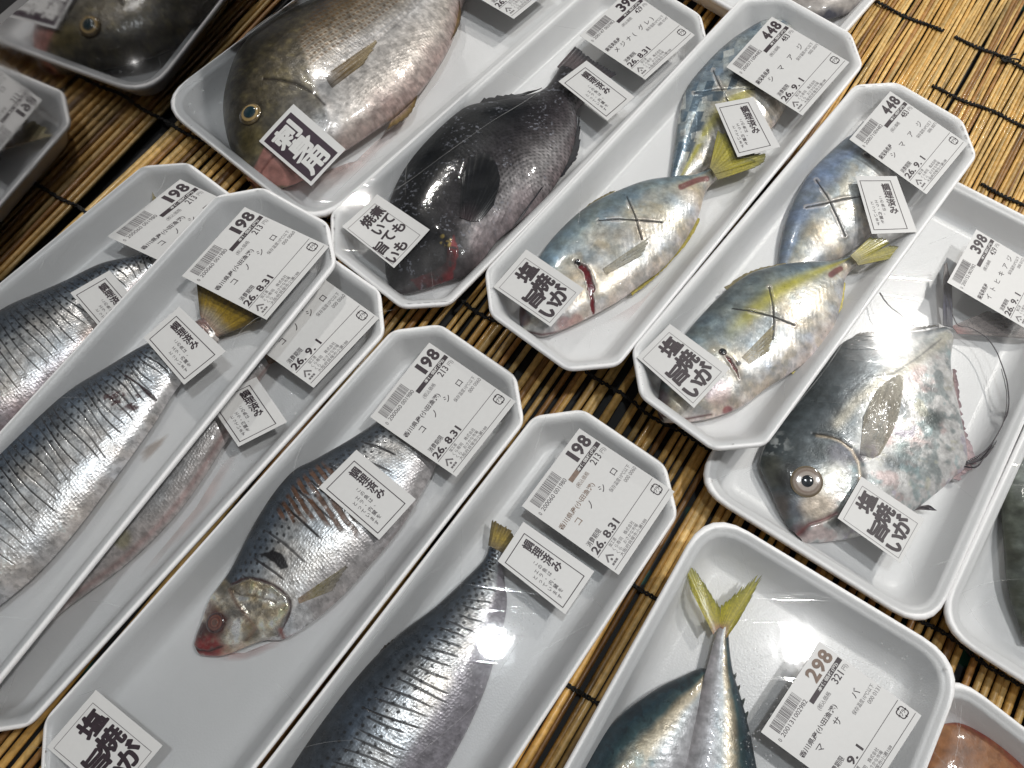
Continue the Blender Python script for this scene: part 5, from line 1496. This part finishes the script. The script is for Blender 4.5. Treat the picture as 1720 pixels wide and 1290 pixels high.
def recycle_mark(I, uc, wc, r):
    for k in range(4):
        a0 = k * math.pi / 2
        # one rounded corner with a gap and an arrow head
        pts_o, pts_i = [], []
        for a in np.linspace(0, math.pi / 2, 7):
            cx = 0.45; ro, ri = 0.55, 0.33
            pts_o.append((cx + ro * math.cos(a), cx + ro * math.sin(a))); pts_i.append((cx + ri * math.cos(a), cx + ri * math.sin(a)))
        pts_o = [(1.0, -0.15)] + pts_o + [(0.0, 1.0)]; pts_i = [(0.78, -0.15)] + pts_i + [(0.0, 0.78)]
        V = []
        for (x, y) in pts_o + pts_i:
            V.append((uc + r * (x * math.cos(a0) - y * math.sin(a0)), wc + r * (x * math.sin(a0) + y * math.cos(a0))))
        n = len(pts_o)
        I.add(V, [(i, i + 1, n + i + 1, n + i) for i in range(n - 1)])
        tri = [(0.0, 1.2), (0.0, 0.58), (-0.34, 0.89)]
        I.add([(uc + r * (x * math.cos(a0) - y * math.sin(a0)), wc + r * (x * math.sin(a0) + y * math.cos(a0))) for x, y in tri], [(0, 1, 2)])
    I.text("プラ", uc - r * .62, uc + r * .62, wc - r * .42, wc + r * .42, 0.02)


def price_label(key, corners, price, name, origin, tax, code, barc, date, glared=False, label=None):
    t = TRAYS[key]; S = Surface(t, corners)
    root = S.paper("price_label", t.root, MAT["paper"])
    I, B, Wt, G, Gl = Ink(), Ink(), Ink(), Ink(), Ink()
    rng = np.random.default_rng(int(barc.replace(" ", "")) % 99991)
    u = 0.085
    while u < 0.462:
        wd = rng.choice([0.0035, 0.0035, 0.007, 0.0105]); B.rect(u, min(u + wd, 0.47), 0.030, 0.135)
        u += wd + rng.choice([0.0035, 0.005, 0.008])
    a, b1, c1 = barc.split(" ")
    I.text(a, 0.035, 0.055, 0.150, 0.185, 0.0); I.text(b1, 0.085, 0.275, 0.145, 0.185, 0.0); I.text(c1, 0.295, 0.475, 0.145, 0.185, 0.0)
    for i, ch in enumerate(price):
        narrow = ch == "1"
        u0 = 0.655 + i * 0.105; (Gl if glared == 2 else I).text(ch, u0 + (0.034 if narrow else 0.003), u0 + (0.082 if narrow else 0.100), 0.035, 0.168, 0.040)
    bar = Gl if glared == 1 else I
    bar.rect(0.485, 0.62, 0.190, 0.236); I.rect(0.62, 0.985, 0.190, 0.236)
    Wt.text("本体価格(円)", 0.615, 0.93, 0.194, 0.232, 0.02)
    (Gl if glared == 1 else G).text("(税込価格", 0.475, 0.665, 0.268, 0.318, 0.0)
    I.text(tax, 0.765, 0.885, 0.245, 0.312, 0.012); G.text("円)", 0.915, 0.975, 0.262, 0.312, 0.0)
    ol = {10: 0.60}.get(len(origin), 0.30)
    (Gl if glared == 1 else I).text(origin, 0.035, ol, 0.355, 0.415, 0.014)
    nc = len(name); us = np.linspace(0.20, 0.82, nc) if nc <= 4 else np.linspace(0.14, 0.86, nc)
    if nc == 3: us = [0.20, 0.49, 0.80]
    for ch, uu in zip(name, us): (Gl if glared == 1 and uu < 0.3 else I).char(ch, uu, 0.468, 0.085, 0.078, 0.006)
    G.text("保存温度10℃以下", 0.63, 0.965, 0.525, 0.566, 0.0); G.text(code, 0.80, 0.985, 0.582, 0.618, 0.0)
    I.text("消費期限", 0.055, 0.255, 0.628, 0.682, 0.008); I.text(date, 0.035, 0.43, 0.690, 0.766, 0.030)
    G.rect(0.02, 0.985, 0.776, 0.782); G.rect(0.02, 0.985, 0.948, 0.954)
    G.text("加工者", 0.175, 0.275, 0.788, 0.822, 0.006)
    G.text("くら寿司", 0.165, 0.315, 0.830, 0.866, 0.004); G.text("株式会社", 0.36, 0.51, 0.830, 0.866, 0.004)
    G.text("くら", 0.165, 0.235, 0.872, 0.906, 0.004); G.text("おさかな市場", 0.285, 0.51, 0.872, 0.906, 0.004)
    G.text("大阪府貝塚市小瀬188", 0.165, 0.60, 0.910, 0.944, 0.004)
    # little house emblem
    G.add([(0.035, 0.868), (0.085, 0.815), (0.135, 0.868), (0.125, 0.880), (0.085, 0.838), (0.045, 0.880)], [(0, 1, 4, 5), (1, 2, 3, 4)])
    G.add([(0.085 + 0.012 * math.cos(k * .785), 0.880 + 0.012 * math.sin(k * .785)) for k in range(8)], [tuple(range(8))])
    for k in range(3): G.rect(0.045 + 0.028 * k, 0.068 + 0.028 * k, 0.905, 0.925)
    recycle_mark(I, 0.915, 0.862, 0.048)
    S.ink("printing", I, root, MAT["ink"]); S.ink("barcode", B, root, MAT["ink_grey"]); S.ink("small_print", G, root, MAT["ink_grey"])
    S.ink("bar_lettering", Wt, root, MAT["ink_white"], 0.00014); S.ink("glare_print", Gl, root, MAT["ink_glare"])
    return root


MAT["ink_glare"] = mat_plain("ink_glare", (0.17, 0.115, 0.085), 0.5, 0.25, 400)  # brown ink: reflection glare over the print, put into its colour


def sticker_grill(key, corners):
    t = TRAYS[key]; S = Surface(t, corners, 0.0006); root = S.paper("cooking_sticker", t.root, MAT["paper"])
    I, G = Ink(), Ink()
    G.frame(0.05, 0.845, 0.07, 0.952, 0.009, 0.006)
    for ch, u, w, r in (("塩", .61, .23, .06), ("焼", .605, .505, -.04), ("が", .61, .79, .05)): I.char(ch, u, w, 0.40, 0.265, 0.036, r)
    for ch, u, w, r in (("旨", .275, .55, -.05), ("い", .27, .815, .03)): I.char(ch, u, w, 0.40, 0.265, 0.036, r)
    S.ink("lettering", I, root, MAT["ink"]); S.ink("border", G, root, MAT["ink_grey"])


def sticker_any(key, corners):
    t = TRAYS[key]; S = Surface(t, corners, 0.0006); root = S.paper("cooking_sticker", t.root, MAT["paper"])
    I, G = Ink(), Ink()
    G.frame(0.035, 0.81, 0.08, 0.95, 0.009, 0.007)
    for s, u, ws in (("煮ても", .69, (.21, .41, .62)), ("焼いても", .415, (.21, .415, .605, .84)), ("旨い", .15, (.65, .87))):
        for ch, w in zip(s, ws): I.char(ch, u, w, 0.27, 0.20, 0.03, 0.04)
    S.ink("lettering", I, root, MAT["ink"]); S.ink("border", G, root, MAT["ink_grey"])


def sticker_sashimi(key, corners):
    t = TRAYS[key]; S = Surface(t, corners, 0.0006); root = S.paper("cooking_sticker", t.root, MAT["paper"])
    I, Wt = Ink(), Ink()
    I.rect(0.06, 0.84, 0.055, 0.955)
    for ch, w in (("刺", .24), ("身", .51), ("用", .78)): Wt.char(ch, .45, w, 0.60, 0.29, 0.034, 0.0)
    S.ink("dark_panel", I, root, MAT["panel"]); S.ink("lettering", Wt, root, MAT["ink_white"], 0.00016)


def sticker_done(key, corners):
    t = TRAYS[key]; S = Surface(t, corners, 0.0006); root = S.paper("prepared_sticker", t.root, MAT["paper"])
    I, G = Ink(), Ink()
    I.frame(0.065, 0.815, 0.08, 0.94, 0.017, 0.011)
    for ch, w, r in (("調", .20, .05), ("理", .335, -.03), ("済", .475, .04), ("み", .605, 0)): I.char(ch, .65, w, 0.205, 0.140, 0.022, r)
    for s, u, w0, w1 in (("この魚は、", .44, .385, .655), ("エラ・内臓を", .315, .45, .80), ("とっています", .205, .475, .835)):
        for ch, w in zip(s, np.linspace(w0, w1, len(s))): G.char(ch, u, w, 0.088, 0.064, 0.006, 0.0)
    S.ink("lettering", I, root, MAT["ink"]); S.ink("small_lettering", G, root, MAT["ink"])


SHAD = ("コノシロ", "香川県産(小田漁港)", "213", "000 0060", "0 200060 001980")
price_label("L", [(622, 701), (721, 576), (866.5, 675), (766.5, 801.5)], "198", *SHAD, "26. 8.31")
price_label("K", [(876.5, 850.5), (973, 720), (1132.6, 826), (1039, 966)], "198", *SHAD, "26. 8.31", glared=1)
price_label("N", [(306, 464.6), (411.5, 348.7), (553.2, 414.7), (448, 537.8)], "198", *SHAD, "26. 8.31")
price_label("O", [(181, 398), (303, 302), (445, 368), (323, 464)], "198", *SHAD, "26. 8.31")
price_label("M", [(387, 552), (497, 435), (637, 535), (527, 652)], "198", *SHAD, "26. 9. 1")
price_label("E", [(1219.5, 113.6), (1296, 29), (1426.3, 105.5), (1347.3, 195)], "448", "シマアジ", "鹿児島県産", "483", "000 0071", "0 200071 004482", "26. 9. 1")
price_label("F", [(1426, 235), (1494.7, 154.3), (1625, 242.6), (1555.4, 327.2)], "448", "シマアジ", "鹿児島県産", "483", "000 0071", "0 200071 004482", "26. 9. 1")
price_label("D", [(973, 61), (1056, -16), (1167, 60), (1083.5, 135)], "398", "メジナ(グレ)", "鹿児島県産", "429", "000 0147", "0 200147 003982", "26. 8.31")
price_label("G", [(1590, 475), (1639, 386), (1773, 466), (1726, 555)], "398", "イトヒキアジ", "鹿児島県産", "429", "000 0152", "0 200152 003982", "26. 9. 1")
price_label("J", [(1277.4, 1229.6), (1376, 1078), (1547, 1201.7), (1448, 1356)], "298", "マサバ", "香川県産(小田漁港)", "321", "000 0131", "0 200131 002982", "26. 9. 1", glared=2)
price_label("C", [(746, -38), (832, -108), (947, -36), (863, 33)], "980", "コロダイ", "鹿児島県産", "1058", "000 0180", "0 200180 009802", "26. 8.31")
sticker_grill("E", [(828.5, 483), (884, 420), (981, 486), (925, 550)])
sticker_grill("F", [(1069, 601), (1125, 545), (1226, 619), (1165, 686)])
sticker_grill("G", [(1406, 871), (1446, 801), (1552, 872), (1511, 946)])
sticker_grill("L", [(79, 1255), (162, 1159), (274, 1252), (192, 1351)])
sticker_any("D", [(575, 382), (634, 328), (722, 387), (662, 451)])
sticker_sashimi("C", [(436, 239.5), (494, 178), (581, 252), (523, 313)])
sticker_done("E", [(1200, 176), (1265, 164), (1310, 248), (1238.5, 265)])
sticker_done("F", [(1436, 297), (1505, 297), (1540, 391), (1463.5, 394)])
sticker_done("D", [(938, 138), (985, 103), (1066, 164), (1020, 204)])
sticker_done("N", [(242, 568), (302, 516), (380, 591), (310, 647)])
sticker_done("O", [(119, 493), (185, 455), (253, 534), (187, 572)])
sticker_done("M", [(349, 674), (431, 634), (483, 709.5), (401, 751)])
sticker_done("L", [(536, 819), (599, 756), (699, 839), (637, 907)])
sticker_done("K", [(836, 943), (879, 877), (998, 960), (949, 1032)])

# ------------------------------------------------------------------ creases of the film and water under it
CREASE = mat_plain("film_crease", (0.8, 0.8, 0.8), 0.15, 0.05, 300, 0, 0.5)
CREASE.node_tree.nodes["Principled BSDF"].inputs["Alpha"].default_value = 0.24
DROP = mat_plain("water_drop", (0.75, 0.76, 0.77), 0.05, 0.02, 300, 0, 1.0)
DROP.node_tree.nodes["Principled BSDF"].inputs["Alpha"].default_value = 0.22


def film_of(t):
    return [c for c in t.root.children if c.name.startswith("cling_film")][0]


def crease(key, pts, r=0.00016):
    t = TRAYS[key]
    P = resample(catmull(ats(pts, t.zr), 0), 50)
    P[:, 2] = film_z(t, P) + 0.00005
    P[:, :2] += 0.0006 * (vn(np.linspace(0, 14, 50), np.full(50, pts[0][0] * .3))[:, None] - .5)
    tube("crease", P, r, CREASE, film_of(t), 5, 0.3 + vn(np.linspace(0, 9, 50), np.full(50, pts[0][1] * .2)))


for key, pts in (("D", [(640, 336), (700, 300), (790, 240), (860, 190), (912, 150)]), ("D", [(900, 165), (935, 120), (980, 70)]), ("N", [(388, 588), (402, 560), (430, 536), (446, 532)]),
                 ("E", [(1090, 560), (1180, 440), (1275, 300)]), ("F", [(1330, 690), (1400, 600), (1470, 480)]), ("G", [(1560, 410), (1600, 395), (1640, 380)]),
                 ("L", [(505, 1240), (600, 1110), (690, 980), (760, 880)]), ("K", [(700, 1270), (800, 1180), (870, 1080)]), ("C", [(290, 168), (318, 142), (345, 138)]),
                 ("J", [(1250, 1120), (1300, 1098), (1340, 1092)]), ("J", [(1380, 1080), (1440, 1110), (1475, 1118)]), ("C", [(560, 330), (640, 250), (740, 140)])):
    crease(key, pts)


def tension(key, n, seed):
    """short tension lines of the stretched film, running in from rim and corners"""
    t = TRAYS[key]; rng = np.random.default_rng(seed); VV, FF, base = [], [], 0
    for _ in range(n):
        if rng.random() < 0.55:   # from a corner
            sx, sy = rng.choice([-1, 1]), rng.choice([-1, 1])
            p0 = np.array([sx * (t.hw - rng.uniform(.004, t.c)), sy * (t.hl - rng.uniform(.004, t.c))]); d = -np.array([sx * rng.uniform(.2, 1), sy * rng.uniform(.5, 1.2)])
        else:
            sx = rng.choice([-1, 1]); p0 = np.array([sx * (t.hw - .006), rng.uniform(-.9, .9) * t.hl]); d = np.array([-sx * rng.uniform(.4, 1), rng.normal(0, .8)])
        d /= np.linalg.norm(d); ln = rng.uniform(.012, .05); m_ = 14
        q = p0 + d * np.linspace(0, ln, m_)[:, None] + np.array([-d[1], d[0]]) * (rng.normal(0, .002) * np.sin(np.linspace(0, 3, m_)))[:, None]
        if (np.abs(q[:, 0]) > t.hw - .004).any() or (np.abs(q[:, 1]) > t.hl - .004).any(): continue
        W = t.ctr + q[:, :1] * t.b + q[:, 1:] * t.a
        z = film_z(t, W)
        P = np.c_[W, z + 0.00003]; side = np.array([*(t.b * -d[1] + t.a * d[0]), 0.0]); r = rng.uniform(.00007, .00016) * np.sin(np.linspace(.25, 3.0, m_))[:, None]
        up = np.array([0, 0, 1.0])
        V = np.stack([P - side * r, P + up * r * 1.2, P + side * r], 1)
        VV.append(V.reshape(-1, 3)); FF.append(grid_faces(m_, 3, False, base)); base += m_ * 3
    if VV: o = link("tension_lines", raw_mesh("tension_lines", np.vstack(VV), np.vstack(FF)), CREASE, film_of(t)); o["kind"] = "stuff"


for i, (key, t) in enumerate(TRAYS.items()): tension(key, 11, 50 + i)


def drops(key, spots, seed):
    t = TRAYS[key]; rng = np.random.default_rng(seed); V, F, n = [], [], 0
    na, nr = 8, 4
    for (px, py, sx, sy, cnt) in spots:
        for _ in range(cnt):
            p = at(px + rng.normal(0, sx), py + rng.normal(0, sy), t.zr)
            z = float(film_z(t, p[None])[0]); r = rng.uniform(0.00025, 0.0007) * (1.6 if rng.random() < 0.1 else 1)
            for i in range(nr):
                f_ = i / (nr - 1); rr = r * math.cos(f_ * 1.45); zz = r * 0.55 * math.sin(f_ * 1.45)
                for a in range(na): V.append((p[0] + rr * math.cos(a * 6.2832 / na), p[1] + rr * math.sin(a * 6.2832 / na), z + zz))
            F.append(grid_faces(nr, na, True, n)); n += nr * na
    o = link("water_drops", raw_mesh("water_drops", V, np.vstack(F)), DROP, film_of(t)); o["kind"] = "stuff"


drops("J", [(1265, 1130, 25, 25, 60), (1330, 1160, 40, 40, 60), (1480, 1130, 35, 25, 50), (1270, 1260, 20, 30, 40)], 1)
drops("K", [(770, 1130, 25, 30, 70), (860, 1040, 25, 20, 40)], 2)
drops("M", [(400, 770, 30, 20, 16), (480, 690, 14, 14, 14)], 3)
drops("E", [(1010, 540, 40, 30, 14)], 4)
drops("C", [(345, 180, 25, 20, 14)], 5)


def stain(key, pts, col, alpha, seed=0):
    """a thin wet mark on the tray floor"""
    t = TRAYS[key]
    P = resample(np.vstack([catmull(np.vstack([ats(pts, t.zb + 0.0036), ats(pts[:1], t.zb + 0.0036)]), 0)]), 60)[:-1]
    c = P.mean(0); k = 1 + 0.25 * (vn(np.arange(len(P)) * 0.5, np.full(len(P), seed * 3.3)) - .5)
    rings = [c + (P - c) * (k * r)[:, None] for r in (1.0, 0.7, 0.4, 0.12)]
    V = np.vstack(rings); n = len(P); V[:, 2] = t.zb + 0.0035 + np.repeat([0.0, 0.00012, 0.00014, 0.00014], n)
    F = [tuple(q) for q in grid_faces(4, n, True)] + [tuple(range(3 * n, 4 * n))]
    m = mat_plain("stain", col, 0.25, 0.3, 120, 0.2, 0.2)
    at_ = node(m.node_tree, "ShaderNodeAttribute", attribute_name="Fade")
    m.node_tree.links.new(at_.outputs["Fac"], m.node_tree.nodes["Principled BSDF"].inputs["Alpha"])
    me = raw_mesh("wet_stain", V, F)
    set_attr(me, "Fade", np.repeat([0.0, alpha * 0.5, alpha, alpha], n), "FLOAT")
    link("wet_stain", me, m, t.root)


stain("N", [(232, 762), (250, 745), (285, 728), (262, 760), (240, 778)], (0.35, 0.22, 0.14), 0.35, 1)
stain("L", [(335, 1098), (400, 1112), (470, 1085), (480, 1070), (420, 1095), (360, 1102)], (0.6, 0.3, 0.28), 0.3, 2)
stain("C", [(470, 318), (560, 300), (640, 230), (700, 180), (690, 205), (620, 275), (540, 330)], (0.75, 0.58, 0.55), 0.35, 3)
stain("E", [(1010, 545), (1080, 500), (1130, 450), (1120, 480), (1060, 540)], (0.8, 0.62, 0.6), 0.25, 4)
stain("M", [(330, 850), (380, 770), (400, 760), (350, 850), (260, 950), (240, 960)], (0.7, 0.5, 0.46), 0.3, 5)
